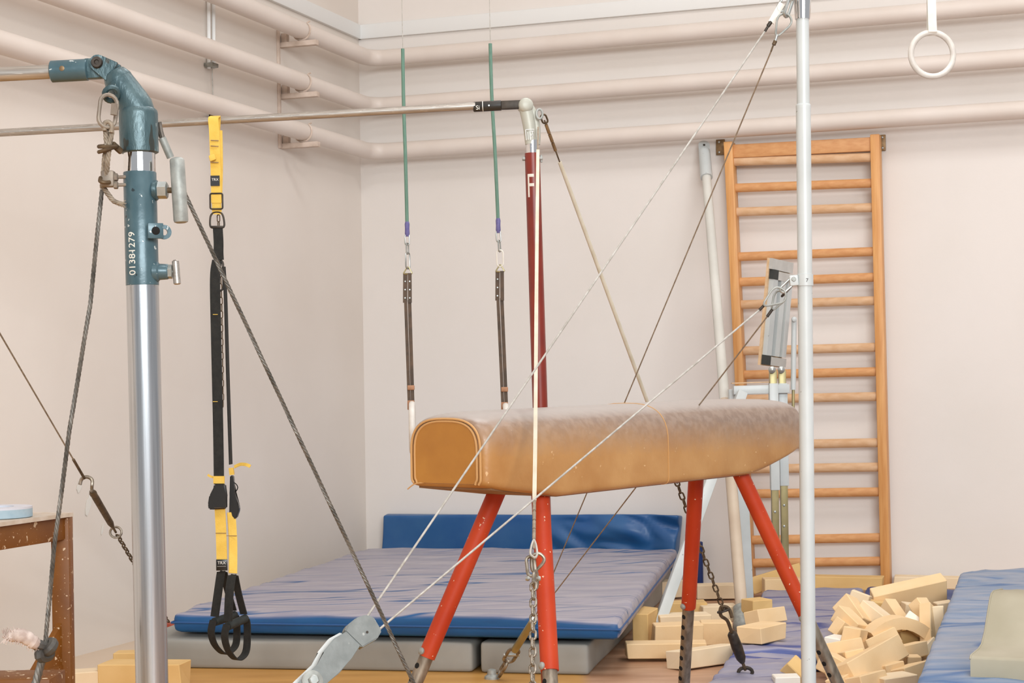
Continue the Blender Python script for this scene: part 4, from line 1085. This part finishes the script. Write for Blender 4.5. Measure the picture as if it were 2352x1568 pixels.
# adjusters
t1 = web('pull_tab', [(503, 1093, -0.013), (503, 1110, -0.013)], 0.040, 0.008, M['web_yellow'], root)
web('tab_tail', [(492, 1096, -0.005), (484, 1094, 0.0), (477, 1090, 0.0)], 0.008, 0.002, M['web_yellow'], t1, side=UP)
t2 = web('pull_tab', [(531, 1074, 0.03), (533, 1090, 0.03)], 0.016, 0.02, M['web_yellow'], root)
web('tab_tail', [(538, 1072, 0.03), (552, 1066, 0.02), (566, 1067, 0.0), (575, 1071, -0.01)], 0.012, 0.002, M['web_yellow'], t2, side=UP+YD*0.4)
bm = bmesh.new()
prism(bm, [U(x, y, YT-0.03) for x, y in ((491, 1112), (516, 1112), (519, 1138), (519, 1168), (490, 1170), (479, 1170), (477, 1158), (480, 1138), (488, 1130))], YD*0.036)
bmesh.ops.bevel(bm, geom=bm.edges[:], offset=0.004, segments=2, affect='EDGES'); bk = obj('cam_buckle', bm, M['plastic'], root)
obj('buckle_roller', rod(U(492, 1166, YT-0.032), U(517, 1165, YT-0.032), 0.003, 8), M['dark'], bk)
bm = bmesh.new()
prism(bm, [U(x, y, YT+0.02) for x, y in ((528, 1092), (535, 1092), (538, 1132), (548, 1160), (549, 1172), (543, 1190), (536, 1192), (536, 1184), (526, 1182), (527, 1132))], YD*0.034)
bmesh.ops.bevel(bm, geom=bm.edges[:], offset=0.003, segments=2, affect='EDGES'); bk = obj('cam_buckle', bm, M['plastic'], root)
obj('buckle_loop', tube(bmesh.new(), catmull([U(533, 1106, YT+0.03), U(542, 1111, YT+0.03), U(546, 1120, YT+0.03), U(540, 1130, YT+0.03), U(534, 1131, YT+0.03)], 5), 0.002, 6), M['plastic'], bk)
ls = [web('lower_strap', [(505, 1163, -0.012), (508, 1230, -0.012), (510, 1300, -0.012)], 0.038, 0.004, M['web_yellow'], root),
      web('lower_strap', [(531, 1176, 0.022), (535, 1240, 0.01), (535, 1316, -0.03)], 0.031, 0.004, M['web_yellow'], root, side=V((0.85, 0.5, 0)))]
for l_, (x, y, dy) in zip(ls, ((507, 1224, -0.0155), (532, 1230, 0.004))):
    bm = bmesh.new(); bar(bm, U(x-12, y, YT+dy), U(x+12, y, YT+dy), 0.002, 0.002, UP); obj('stitching', bm, M['brass'], l_)
bm = bmesh.new(); box(bm, U(509.5, 1297, YT-0.016), XD*0.0205, YD*0.002, UP*0.020, 0.001); tg = obj('brand_tag', bm, M['plastic'], root, label='larger black tag with white letters on the left strap')
bm = put_text(text_bm('TRX', 0.0155, 0.0003), U(499.6, 1295.5, YT-0.0184), XD, UP); obj('tag_letters', bm, M['white'], tg)
bm = bmesh.new(); bar(bm, U(499, 1300.5, YT-0.0182), U(519, 1300, YT-0.0182), 0.0028, 0.0006, UP); obj('tag_line', bm, M['white'], tg)
for (tx, ty, gx0, gy0, gx1, gy1, yb_, dz, xb_) in ((510, 1312, 492, 1428, 540, 1412, 1502, 0.045, 518), (535, 1320, 523, 1438, 564, 1420, 1515, -0.055, 546)):
    web('handle_strap', [(tx-2, ty, dz), (tx-8, ty+40, dz-0.03), (gx0+1, gy0-12, dz-0.045)], 0.036, 0.004, M['web_black'], root, side=V((1, -0.55, 0)))
    web('handle_strap', [(tx+4, ty, dz+0.004), (tx+12, ty+40, dz+0.03), (gx1-4, gy1-10, dz+0.045)], 0.034, 0.004, M['web_black'], root, side=V((0.8, -0.6, 0)))
    a, b = U(gx0, gy0, YT+dz-0.05), U(gx1, gy1, YT+dz+0.05)
    obj('grip', rod(a, b, 0.0155, 16), M['grip'], root)
    web('foot_loop', [(gx0-2, gy0-4, dz-0.05), (gx0-7, gy0+24, dz-0.055), (gx0+1, yb_-22, dz-0.04), (xb_-6, yb_-2, dz-0.01), (xb_+8, yb_-4, dz+0.015), (gx1+2, yb_-24, dz+0.045), (gx1+4, gy1+20, dz+0.055), (gx1+1, gy1, dz+0.05)], 0.034, 0.004, M['web_black'], root, side=V((0.8, -0.6, 0)), k=7)
# chain hanging on the wall behind the trainer
ca = WL(497, 300, 0.06)
root = thing('hanging_chain', 'thin rusty chain hanging on the left wall behind the suspension trainer', 'chain', WL(511, 935, 0.06))
chain(root, [WL(497, 272, 0.06), WL(503, 560, 0.06), WL(508, 700, 0.06), WL(511, 935, 0.06)], 0.048, 0.023, 0.0032, M['rust'])

# ------------------------------------------------------------------ mats
def quad_place(q, z0, h):
    """q: far-left, far-right, near-right, near-left points; local x left->right, y near->far in -1..1 of the half sizes"""
    fl, fr_, nr_, nl = [V((p.x, p.y, 0)) for p in q]
    W_ = ((fr_-fl).length+(nr_-nl).length)/2; D_ = ((fl-nl).length+(fr_-nr_).length)/2
    def place(p):
        u = p.x/W_+0.5; v = p.y/D_+0.5
        b = nl.lerp(nr_, u).lerp(fl.lerp(fr_, u), v)
        return V((b.x, b.y, z0+h/2+p.z))
    return (W_, D_, h), place
def nz_(x, y, z=0): return noise.noise(V((x, y, z)))
def streaks(amp, fx, fy, seed, tilt=0.0):
    def f(p):
        if p.z > 0:
            w_ = nz_(p.x*fx+seed, (p.y+p.x*tilt)*fy, seed)
            p = p+UP*(amp*(-abs(w_)*1.6+0.35*nz_(p.x*fx*3, p.y*fy*2, seed+3)))
        return p
    return f
def mat_thing(name, label, q, z0, h, r, n, m, disp, seam=True, group=None, cat='mat'):
    size, place = quad_place(q, z0, h)
    c = (q[0]+q[1]+q[2]+q[3])/4
    o = obj(name, rbox(bmesh.new(), size, r, n, place, disp), m, loc=V((c.x, c.y, z0)), angle=80)
    tag(o, label, cat, group)
    if seam:
        W_, D_ = size[0]/2, size[1]/2; k = r*0.35
        pts = []
        for (x0, y0, x1, y1) in ((-1, -1, 1, -1), (1, -1, 1, 1), (1, 1, -1, 1), (-1, 1, -1, -1)):
            for i in range(10):
                t = i/10; pts.append(place(V(((x0+(x1-x0)*t)*(W_-0.0), (y0+(y1-y0)*t)*(D_-0.0), -0.004))))
        obj('piping', tube(bmesh.new(), pts, 0.006, 6, closed=True), M['mat_seam'], o)
    return o
CQ = [FL(838, 1257, 0.27), WB(1556, 1255, 0.16), FL(1424, 1418, 0.27), FL(394, 1403, 0.27)]
crash = mat_thing('crash_mat', 'large blue crash mat with dusty top lying on grey foam blocks', CQ, 0.165, 0.108, 0.035, (60, 90, 2), M['mat_blue'], streaks(0.020, 0.5, 4.5, 3, 0.25))
gl0, gl1 = FL(330, 1533), FL(1086, 1544)
bk_ = (CQ[0]-CQ[3]); bk_ = V((bk_.x, bk_.y, 0)).normalized()
mat_thing('grey_foam_block', 'long grey vinyl foam block under the left half of the blue crash mat', [gl0+bk_*2.7, gl1+bk_*2.7, gl1, gl0], 0.0, 0.140, 0.02, (30, 12, 3), M['mat_grey'],
          lambda p: p+V((0, 0.006*nz_(p.x*3, p.z*9, 5), (0.006*nz_(p.x*2.2, p.y*2, 9)+(0.018 if p.y > -1.15 else 0)) if p.z > 0 else 0)), False, 'grey foam blocks under the crash mat')
gr0_, gr1_ = FL(1103, 1545), FL(1352, 1551)
mat_thing('grey_foam_block', 'shorter grey vinyl foam block under the right corner of the blue crash mat', [gl1+bk_*2.6+V((0.05, 0, 0)), FL(1542, 1358), gr1_, gr0_], 0.0, 0.142, 0.02, (16, 20, 3), M['mat_grey'],
          lambda p: p+V((0.006*nz_(p.y*3, p.z*9, 5), 0.005*nz_(p.x*4, p.z*9, 7), 0.006*nz_(p.x*2.2, p.y*2, 2)+(0.020 if p.y > -1.1 else 0) if p.z > 0 else 0)), False, 'grey foam blocks under the crash mat')
# upright mat behind
yb0 = 11.62
a, b = WB(884, 1180, 0.055), WB(1566, 1184, 0.055)
a0, b0 = WB(876, 1262, 0.055), WB(1548, 1262, 0.055)
def pl_back(p):
    u = p.x/2.0+0.5; v = p.z/0.56+0.5
    lo_ = V((a0.x, a0.y, 0)).lerp(V((b0.x, b0.y, 0)), u); hi_ = a.lerp(b, u)
    b_ = lo_.lerp(hi_, v)
    return b_-NB*p.y
def wr(p):
    if p.y < 0:
        k = max(0, (p.x+0.1)/1.1)
        d_ = abs(nz_(p.x*4.0+p.z*6, p.z*3.0-p.x*1.6, 4))
        p = p+V((0, -0.13*k*d_+0.02*nz_(p.x*2, p.z*3), 0))
        p = p+UP*(0.012*nz_(p.x*1.2, 7.7)+0.008*math.sin(p.x*2.2))
    return p
o = obj('upright_mat', rbox(bmesh.new(), (2.0, 0.07, 0.56), 0.015, (80, 1, 30), pl_back, wr), M['mat_blue2'], loc=V(((a0.x+b0.x)/2, (a0.y+b0.y)/2, 0)), angle=80)
tag(o, 'wrinkled blue vinyl mat standing upright against the back wall behind the crash mat', 'mat')
TH = 0.12
mat_thing('floor_mat', 'purple-blue dusty floor mat lying behind the grey upright before the wall bars', [FL(1752, 1350, TH), FL(1985, 1344, TH), FL(1893, 1483, TH), FL(1680, 1486, TH)], 0, TH, 0.03, (24, 40, 2), M['mat_purple'], streaks(0.025, 0.8, 6, 8, 0.3), True, 'purple-blue floor mats')
mat_thing('floor_mat', 'purple-blue floor mat in front where the chain turnbuckle is anchored', [FL(1684, 1489, TH*0.8), FL(1846, 1487, TH*0.8), FL(1740, 1680, TH*0.8), FL(1530, 1665, TH*0.8)], 0, TH*0.8, 0.03, (24, 36, 2), M['mat_purple'], streaks(0.030, 0.8, 6, 15, -0.4), True, 'purple-blue floor mats')
mat_thing('floor_mat', 'narrow navy mat behind the heap of foam bricks', [FL(1990, 1345, TH), FL(2270, 1352, TH), FL(2225, 1378, TH), FL(1975, 1372, TH)], 0, TH, 0.025, (24, 10, 2), M['mat_navy'], streaks(0.02, 1.2, 6, 21), True, 'purple-blue floor mats')
RZ = 0.30
big = mat_thing('thick_mat', 'thick worn blue mat at the right edge with a grey wedge on it', [FL(2206, 1309, RZ), FL(2470, 1299, RZ), FL(2720, 1700, RZ), FL(2062, 1660, RZ)], 0, RZ, 0.022, (50, 90, 4), M['mat_blue3'], streaks(0.018, 0.7, 5.5, 31, -0.5))
# grey wedge cushion
wz = RZ
w0, w1 = FL(2229, 1549, wz+0.0), FL(2420, 1560, wz+0.0)
wx = (w1-w0); wx.z = 0; wl = wx.length; wx.normalize(); wy = UP.cross(wx)
prof_ = [(0, 0), (0.0, 0.066), (0.006, 0.074), (0.02, 0.078), (0.15, 0.080), (0.21, 0.090), (0.27, 0.125), (0.33, 0.185), (0.38, 0.232), (0.41, 0.248), (0.45, 0.252), (0.62, 0.24), (0.66, 0.22), (0.67, 0)]
bm = bmesh.new()
cols = [[bm.verts.new(w0+wx*(wl*i/10)+wy*(yy)+UP*(zz-0.012+0.004*nz_(i*0.7, yy*9, 1))) for yy, zz in prof_] for i in range(11)]
for c0_, c1_ in zip(cols, cols[1:]):
    for j in range(len(prof_)): bm.faces.new((c0_[j], c0_[(j+1) % len(prof_)], c1_[(j+1) % len(prof_)], c1_[j]))
bm.faces.new(cols[0]); bm.faces.new(cols[-1][::-1])
wed = obj('wedge_cushion', bm, M['wedge'], loc=w0, angle=50); tag(wed, 'olive-grey stepped wedge cushion lying on the thick blue mat', 'cushion')
bm = tube(bmesh.new(), [w0+UP*(zz-0.012)+wy*yy for yy, zz in prof_[1:-1]], 0.0035, 6); obj('piping', bm, M['wedge'], wed)
# navy roll behind the orange leg
c = FL(1607, 1352); bm = lathe(bmesh.new(), V((c.x, c.y, 0)), UP, [(0, 0.022), (0.005, 0.025), (0.30, 0.025), (0.305, 0.02)], 16)
o = obj('rolled_mat', bm, M['mat_navy'], loc=c); tag(o, 'thin navy roll standing behind the orange far leg of the horse', 'roll')
# torn filler smears on the left wall
for k, (x, y, wd_, ht_) in enumerate(((183, 1112, 9, 26), (203, 1160, 10, 34), (235, 1215, 4, 18))):
    c = WL(x, y, 0.002); bm = bmesh.new(); pts = []
    for i in range(14):
        a = 2*PI*i/14; rr = 0.7+0.45*nz_(i*0.9, k)
        pts.append(c+NB*(wd_*0.0023*1.4*rr*math.cos(a))+UP*(ht_*0.0023*rr*math.sin(a))+NB*(-0.25*ht_*0.0023*math.sin(a)))
    prism(bm, pts, DB*0.002)
    o = obj('plaster_smear', bm, M['smear'], loc=c)
    tag(o, ('small pale plaster smear beside the cable hook on the left wall', 'longer pale plaster smear below the cable hook on the left wall', 'thin pale scratch patch beside the turnbuckle on the left wall')[k], 'plaster patch', 'plaster patches on the left wall')

# ------------------------------------------------------------------ cable and chain along the left wall
A1 = WL(391, 1436, 0.06); A0 = U(-160, 492, 6.2)
root = thing('wall_cable', 'rusty cable with hook, turnbuckle and chain running down the left wall behind the steel pole', 'cable', A1)
gA, gB = A0, A1
k0, k1, k2, k3, k4 = gp(1085), gp(1110), gp(1145), gp(1205), gp(1222)
obj('wire', rod(A0, gp(1062), 0.0036, 8), M['cable2'], root)
obj('ferrule', rod(gp(1055), gp(1098), 0.0068, 8), M['rust'], root)
d = (gB-gA).normalized()
obj('hook', tube(bmesh.new(), catmull([k1-XD*0.035-UP*0.005, k1-XD*0.025+UP*0.022, k1+UP*0.03, k1+XD*0.022+UP*0.015, k1+XD*0.02-UP*0.02, gp(1128)], 5), 0.0085, 8), M['link'], root)
bm = lathe(bmesh.new(), gp(1128), d, [(0, 0.012), (0.02, 0.018), (0.05, 0.015), (0.06, 0.017), ((gp(1200)-gp(1128)).length, 0.016), ((gp(1208)-gp(1128)).length, 0.010)], 12); obj('turnbuckle', bm, M['rust'], root)
obj('ring', tube(bmesh.new(), [k4+XD*(0.028*math.cos(a))+UP*(0.026*math.sin(a)) for a in [2*PI*i/20 for i in range(20)]], 0.006, 8, closed=True), M['link'], root)
obj('eye_bolt', rod(gp(1205), gp(1222), 0.006, 8), M['rust'], root)
chain(root, [gp(1228), gp(1428)], 0.046, 0.026, 0.0040, M['rust'])
bm = bmesh.new(); box(bm, A1-UP*0.01, NB*0.05, DB*0.045, UP*0.02, 0.005); obj('wall_anchor', bm, M['red_anchor'], root, label='rust red anchor')

# ------------------------------------------------------------------ brown table at the left edge
YTb = 6.2
tc_ = U(157, 1184, YTb); tz = tc_.z
f_ = V((tc_.x, tc_.y, 0))
dirn = NB*0.6+DB*-0.12; dirn = V((-0.30, -0.954, 0)).normalized(); sidew = V((-0.954, 0.30, 0))
root = thing('work_table', 'scuffed brown wooden table with chipped white top at the left edge', 'table', f_)
TL, TW = 1.3, 0.62
bm = prism(bmesh.new(), [f_+UP*(tz-0.004)+DB*0.008-dirn*0.02, f_+UP*(tz-0.004)+dirn*TL, f_+UP*(tz-0.004)+dirn*TL+sidew*TW, f_+UP*(tz-0.004)+sidew*TW-dirn*0.02], UP*0.014); obj('tabletop', bm, M['tabletop'], root)
lw = 0.064
def post_at(p, nm='leg'):
    bm = bmesh.new(); box(bm, p+UP*((tz-0.005)/2), XD*lw/2, YD*lw/2, UP*((tz-0.005)/2), 0.004); return obj(nm, bm, M['tablewood'], root)
lg = f_+V((-lw/2, lw/2, 0))
post_at(lg); post_at(lg+sidew*(TW-0.07)); post_at(lg+dirn*(TL-0.08)+XD*0.0); post_at(lg+dirn*(TL-0.08)+sidew*(TW-0.07))
r0, r1 = lg+UP*(tz-0.045)+XD*0.018, lg+dirn*(TL-0.08)+UP*(tz-0.045)+XD*0.018
bm = bmesh.new(); bar(bm, r0, r1, 0.022, 0.080, UP, 0.003); obj('rail', bm, M['tablewood'], root)
bm = bmesh.new(); bar(bm, r0+sidew*(TW-0.07), r1+sidew*(TW-0.07), 0.022, 0.080, UP, 0.003); obj('rail', bm, M['tablewood'], root)
ls_ = U(85, 1545, YTb).z
bm = bmesh.new(); bar(bm, lg+UP*ls_, lg+dirn*(TL-0.08)+UP*ls_, 0.03, 0.055, UP, 0.003); obj('stretcher', bm, M['tablewood'], root)
g0 = lg+XD*0.012
pts = [g0+UP*(ls_+0.19)+dirn*0.02, g0+UP*(ls_+0.16)+dirn*0.05, g0+UP*(ls_+0.03)+dirn*0.21, g0+UP*(ls_)+dirn*0.22, g0+UP*ls_+dirn*0.02]
obj('gusset', prism(bmesh.new(), pts, XD*-0.02), M['tablewood'], root)
fb_ = U(132, 1548, YTb-0.5)
bm = bmesh.new(); box(bm, V((fb_.x-0.16, fb_.y, fb_.z/2)), XD*0.16+YD*0.0, YD*0.10, UP*(fb_.z/2), 0.003)
o = obj('wooden_box', bm, M['tablewood'], loc=V((fb_.x-0.16, fb_.y, 0))); tag(o, 'brown wooden box end at the foot of the table in the lower left corner', 'box')
tr = U(-8, 1186, YTb-0.18); tr.z = tz+0.011
root = thing('tape_roll', 'pale blue roll of tape lying on the white table top', 'tape', tr)
bm = lathe(bmesh.new(), tr, UP, [(0, 0.118), (0.002, 0.121), (0.030, 0.121)], 40); obj('tape', bm, M['tape'], root)
bm = bmesh.new()
ro, ri = [], []
for z_ in (0.030, 0.037):
    ro.append([bm.verts.new(tr+UP*z_+V((0.121*math.cos(2*PI*i/40), 0.121*math.sin(2*PI*i/40), 0))) for i in range(40)])
    ri.append([bm.verts.new(tr+UP*z_+V((0.06*math.cos(2*PI*i/40), 0.06*math.sin(2*PI*i/40), 0))) for i in range(40)])
for i in range(40):
    j = (i+1) % 40
    bm.faces.new((ro[0][i], ro[0][j], ro[1][j], ro[1][i])); bm.faces.new((ri[0][i], ri[1][i], ri[1][j], ri[0][j]))
    bm.faces.new((ro[1][i], ro[1][j], ri[1][j], ri[1][i])); bm.faces.new((ro[0][i], ri[0][i], ri[0][j], ro[0][j]))
obj('white_rim', bm, M['tapetop'], root)

# ------------------------------------------------------------------ foam bricks
SC = 1.0
def foam(p0, p1, w_, h_, roll, label, m='foam', bend=0.0, grp='foam bricks of the heap'):
    a, b = (p0, p1) if isinstance(p0, V) else (FL(*p0), FL(*p1)); d = (b-a); L_ = d.length; d.normalize()
    s = d.cross(UP); s = s.normalized() if s.length > 0.05 else V((1, 0, 0)); u = s.cross(d).normalized()
    s, u = s*math.cos(roll)+u*math.sin(roll), u*math.cos(roll)-s*math.sin(roll)
    c = (a+b)/2; w_ *= SC; h_ *= SC; L_ *= SC
    bm = bmesh.new()
    if bend:
        pts = []
        for i in range(9):
            t = i/8; pts.append(a.lerp(b, t)+u*(bend*4*t*(1-t)))
        bm2 = sweep(bm, pts, rect(w_, h_), up=u)
    else:
        j = lambda: 1+random.uniform(-0.05, 0.05)
        vs = [bm.verts.new(c+d*(L_/2*i*j())+s*(w_/2*jj*j())+u*(h_/2*k*j())) for i in (-1, 1) for jj in (-1, 1) for k in (-1, 1)]
        for q in ((0, 1, 3, 2), (4, 6, 7, 5), (0, 4, 5, 1), (2, 3, 7, 6), (0, 2, 6, 4), (1, 5, 7, 3)): bm.faces.new([vs[i] for i in q])
        bmesh.ops.recalc_face_normals(bm, faces=bm.faces)
        bmesh.ops.bevel(bm, geom=bm.edges[:], offset=0.0035, segments=1, affect='EDGES')
    o = obj('foam_brick', bm, M[m], loc=c, angle=15)
    tag(o, label, 'foam brick', grp)
    return o
def fo(px, py, z, ang, L, w_, h_, roll, label, m='foam', bend=0.0, tilt=0.0, grp='foam bricks of the heap'):
    """brick by its centre pixel, height, heading in degrees (0 = along the picture, 90 = away), and tilt of its axis"""
    c = FL(px, py, z); a = math.radians(ang); t = math.radians(tilt)
    d = V((math.cos(a)*math.cos(t), math.sin(a)*math.cos(t), math.sin(t)))
    r = math.radians(roll)
    s = d.cross(UP); s = s.normalized() if s.length > 0.05 else V((1, 0, 0)); u = s.cross(d).normalized()
    s, u = s*math.cos(r)+u*math.sin(r), u*math.cos(r)-s*math.sin(r)
    bm = bmesh.new()
    if bend:
        sweep(bm, [c+d*(L*(i/8-0.5))+u*(bend*(4*(i/8)*(1-i/8)-0.5)) for i in range(9)], rect(w_, h_), up=u)
    else:
        j = lambda: 1+random.uniform(-0.05, 0.05)
        vs = [bm.verts.new(c+d*(L/2*i*j())+s*(w_/2*jj*j())+u*(h_/2*k*j())) for i in (-1, 1) for jj in (-1, 1) for k in (-1, 1)]
        for q in ((0, 1, 3, 2), (4, 6, 7, 5), (0, 4, 5, 1), (2, 3, 7, 6), (0, 2, 6, 4), (1, 5, 7, 3)): bm.faces.new([vs[i] for i in q])
        bmesh.ops.recalc_face_normals(bm, faces=bm.faces)
        bmesh.ops.bevel(bm, geom=bm.edges[:], offset=0.0035, segments=1, affect='EDGES')
    o = obj('foam_brick', bm, M[m], loc=c, angle=15)
    tag(o, label, 'foam brick', grp)
    return o
GS, GW, GL_ = 'foam bricks scattered behind the horse', 'foam bricks along the back wall', 'foam bricks at lower left'
SC = 1.09
# the heap between the mats: both ends given as (column, row, distance)
def fy(p0, p1, w_, h_, roll, label, m='foam', bend=0.0, grp='foam bricks of the heap'):
    return foam(U(*p0), U(*p1), w_, h_, math.radians(roll), label, m, bend, grp)
fy((2010, 1388, 8.7), (2162, 1354, 8.75), 0.075, 0.135, -24, 'long flat plank topmost on the heap, tilted up to the right')
fy((1968, 1394, 8.5), (1979, 1362, 8.5), 0.08, 0.085, 20, 'small brick tip at the upper left peak of the heap', 'foam2')
fy((1941, 1386, 8.3), (1978, 1438, 8.2), 0.09, 0.09, 25, 'tilted brick on the upper left side of the heap')
fy((1931, 1410, 8.15), (1972, 1450, 8.05), 0.08, 0.075, 15, 'brick leaning beneath the upper left tilted brick')
fy((1988, 1392, 8.3), (2042, 1434, 8.2), 0.10, 0.055, 12, 'white topped slanting brick in the upper middle of the heap', 'foam2')
fy((2000, 1398, 8.6), (2042, 1404, 8.6), 0.10, 0.08, 0, 'brick half hidden under the topmost long plank', 'foam3')
fy((2038, 1390, 8.42), (2066, 1432, 8.32), 0.06, 0.075, 10, 'narrow upright brick below the middle of the long plank')
fy((2074, 1408, 8.55), (2116, 1412, 8.55), 0.10, 0.10, 0, 'shaded brick in the hollow under the long plank', 'foam2')
fy((2088, 1422, 8.15), (2121, 1446, 8.1), 0.10, 0.06, 25, 'small pale brick tilted on the right of the heap', 'foamw')
fy((1998, 1460, 8.0), (2122, 1454, 8.05), 0.10, 0.05, 0, 'bent foam strip arching over the middle of the heap', 'foam', 0.058)
fy((2153, 1500, 8.08), (2146, 1396, 8.1), 0.08, 0.085, 30, 'tall upright slab at the right end of the heap beside the blue mat', 'foam2')
fy((2131, 1492, 8.0), (2129, 1392, 8.08), 0.05, 0.06, 20, 'thin upright slab left of the tall pale slab')
fy((2108, 1382, 8.25), (2130, 1418, 8.2), 0.07, 0.06, 10, 'short brick leaning on the top of the thin upright slab')
fy((2150, 1399, 8.6), (2186, 1394, 8.6), 0.08, 0.06, 0, 'small brick behind the tall slab against the thick mat', 'foam2')
fy((1943, 1460, 7.92), (1980, 1469, 7.88), 0.095, 0.085, 8, 'cube shaped brick on the left side of the heap')
fy((1923, 1438, 8.08), (1940, 1450, 8.03), 0.07, 0.07, 30, 'small brick left of the cube shaped brick')
fy((2060, 1472, 8.1), (2114, 1466, 8.15), 0.10, 0.075, 15, 'shadowed brick under the bent strip on the right', 'foam3')
fy((1984, 1494, 7.9), (2046, 1464, 8.0), 0.10, 0.07, 25, 'ridged brick below the left foot of the bent strip')
fy((1936, 1554, 7.42), (2042, 1494, 7.75), 0.13, 0.095, 25, 'large long brick lying diagonally at the front of the heap')
fy((2048, 1504, 7.8), (2115, 1488, 7.9), 0.075, 0.06, 10, 'long brick lying crosswise right of the large diagonal brick')
fy((2097, 1536, 7.75), (2096, 1506, 7.75), 0.06, 0.07, 0, 'upright brick under the crosswise brick on the right')
fy((2116, 1516, 7.9), (2142, 1488, 8.0), 0.08, 0.08, 30, 'rounded pale brick beside the thick blue mat', 'foam2')
fy((2121, 1541, 7.8), (2141, 1516, 7.9), 0.05, 0.05, 20, 'small pale stick shaped brick at the edge of the thick mat', 'foam2')
fy((1905, 1472, 7.98), (1943, 1478, 7.93), 0.10, 0.05, 0, 'whitish brick at the left foot of the heap', 'foamw')
fy((1890, 1502, 7.75), (1968, 1488, 7.85), 0.09, 0.07, 20, 'long brick lying left at the front of the heap')
fy((1936, 1517, 7.68), (1977, 1508, 7.7), 0.09, 0.07, 10, 'small brick wedged left of the large diagonal brick')
fy((1899, 1518, 7.65), (1943, 1543, 7.55), 0.09, 0.08, 15, 'brick slanting down beside the bare steel leg end')
fy((1817, 1556, 7.45), (1835, 1536, 7.5), 0.09, 0.10, 40, 'brick peeking out behind the grey upright at its foot', 'foam3')
fy((2022, 1549, 7.55), (2062, 1538, 7.6), 0.09, 0.07, 10, 'brick under the right end of the large diagonal brick')
fy((2062, 1558, 7.5), (2114, 1540, 7.6), 0.11, 0.075, 15, 'wide brick at the lower right foot of the heap')
fy((1960, 1573, 7.3), (2014, 1558, 7.4), 0.10, 0.06, 15, 'brick cut off by the bottom edge below the heap')
fy((2018, 1572, 7.35), (2088, 1562, 7.4), 0.11, 0.06, 0, 'pale flat brick cut off by the bottom edge', 'foam2')
fy((1922, 1577, 7.35), (1950, 1560, 7.45), 0.08, 0.07, 15, 'brick behind the bare steel leg end at the bottom edge')
fo(1806, 1575, 0.07, 0, 0.105, 0.10, 0.09, 0, 'white block left of the grey upright at the bottom edge', 'foamw', grp=GS)
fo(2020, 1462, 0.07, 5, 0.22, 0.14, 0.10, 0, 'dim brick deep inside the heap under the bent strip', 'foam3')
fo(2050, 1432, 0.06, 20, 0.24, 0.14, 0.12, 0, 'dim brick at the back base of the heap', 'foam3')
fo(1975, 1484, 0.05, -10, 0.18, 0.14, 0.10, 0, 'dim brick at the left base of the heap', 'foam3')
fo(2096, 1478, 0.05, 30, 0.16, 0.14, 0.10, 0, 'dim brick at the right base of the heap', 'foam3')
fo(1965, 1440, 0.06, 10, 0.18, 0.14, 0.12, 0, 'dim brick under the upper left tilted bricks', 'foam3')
SC = 1.0
# scattered behind the horse
foam((1440, 1492, 0.05), (1622, 1490, 0.05), 0.13, 0.072, 0.0, 'long flat brick lying before the grey brace foot', 'foam', grp=GS)
foam((1552, 1516, 0.045), (1676, 1498, 0.045), 0.12, 0.085, 0.1, 'pale long brick lying askew behind the steel leg end', 'foam2', grp=GS)
fo(1555, 1457, 0.08, 3, 0.24, 0.14, 0.11, 0, 'large brick right of the grey brace foot', 'foam', grp=GS)
fo(1570, 1432, 0.09, 5, 0.26, 0.14, 0.10, 0, 'brick behind the large brick beside the brace', 'foam2', grp=GS)
fo(1646, 1451, 0.08, -4, 0.155, 0.15, 0.11, 0, 'square brick left of the leaning pole foot', 'foam', grp=GS)
fo(1750, 1452, 0.155, 52, 0.24, 0.13, 0.075, 0, 'brick lying on the purple mat right of the pole foot', 'foam', grp=GS)
fo(1758, 1416, 0.15, 38, 0.20, 0.10, 0.075, 15, 'brick behind the pole foot pointing to the right', 'foam', grp=GS)
fo(1650, 1407, 0.08, 6, 0.20, 0.14, 0.085, 0, 'brick beneath the hanging chain hook', 'foam2', grp=GS)
fo(1578, 1404, 0.08, 0, 0.21, 0.14, 0.11, 0, 'ochre brick behind the orange far leg of the horse', 'foam3', grp=GS)
fo(1738, 1391, 0.14, 25, 0.12, 0.12, 0.075, 0, 'small brick right of the silver pole foot', 'foam3', grp=GS)
fo(1800, 1352, 0.08, 0, 0.24, 0.12, 0.13, 0, 'block crossed by the right orange leg near the wall bars', 'foam', grp=GW)
fo(1776, 1330, 0.11, 12, 0.34, 0.13, 0.10, 10, 'long brick leaning up to the right under the wall bars', 'foam3', tilt=14, grp=GW)
fo(1930, 1337, 0.085, -19.5, 0.52, 0.13, 0.08, 0, 'long ochre brick at the foot of the wall bars', 'foam3', grp=GW)
fo(2132, 1336, 0.085, -19.5, 0.40, 0.13, 0.07, 0, 'long pale brick against the back wall right of the wall bars', 'foam2', grp=GW)
fo(1645, 1357, 0.05, 0, 0.24, 0.14, 0.085, 0, 'pale brick far back left of the leaning pole', 'foam2', grp=GW)
fo(1483, 1440, 0.09, 75, 0.30, 0.08, 0.17, 0, 'dim ochre brick between the crash mat and the grey brace', 'foam3', grp=GS)
fo(1530, 1352, 0.06, 30, 0.22, 0.12, 0.10, 0, 'brick far back behind the grey brace', 'foam2', grp=GS)
# lower left
fo(332, 1548, 0.055, -6, 0.38, 0.17, 0.11, 0, 'large yellowish block behind the foot of the steel pole', 'foam3', grp=GL_)
fo(300, 1520, 0.05, 0, 0.14, 0.10, 0.10, 0, 'small block just visible behind the large yellowish block', 'foam3', grp=GL_)
fo(186, 1560, 0.04, 20, 0.15, 0.13, 0.08, 0, 'small block between the table leg and the steel pole', 'foam2', grp=GL_)
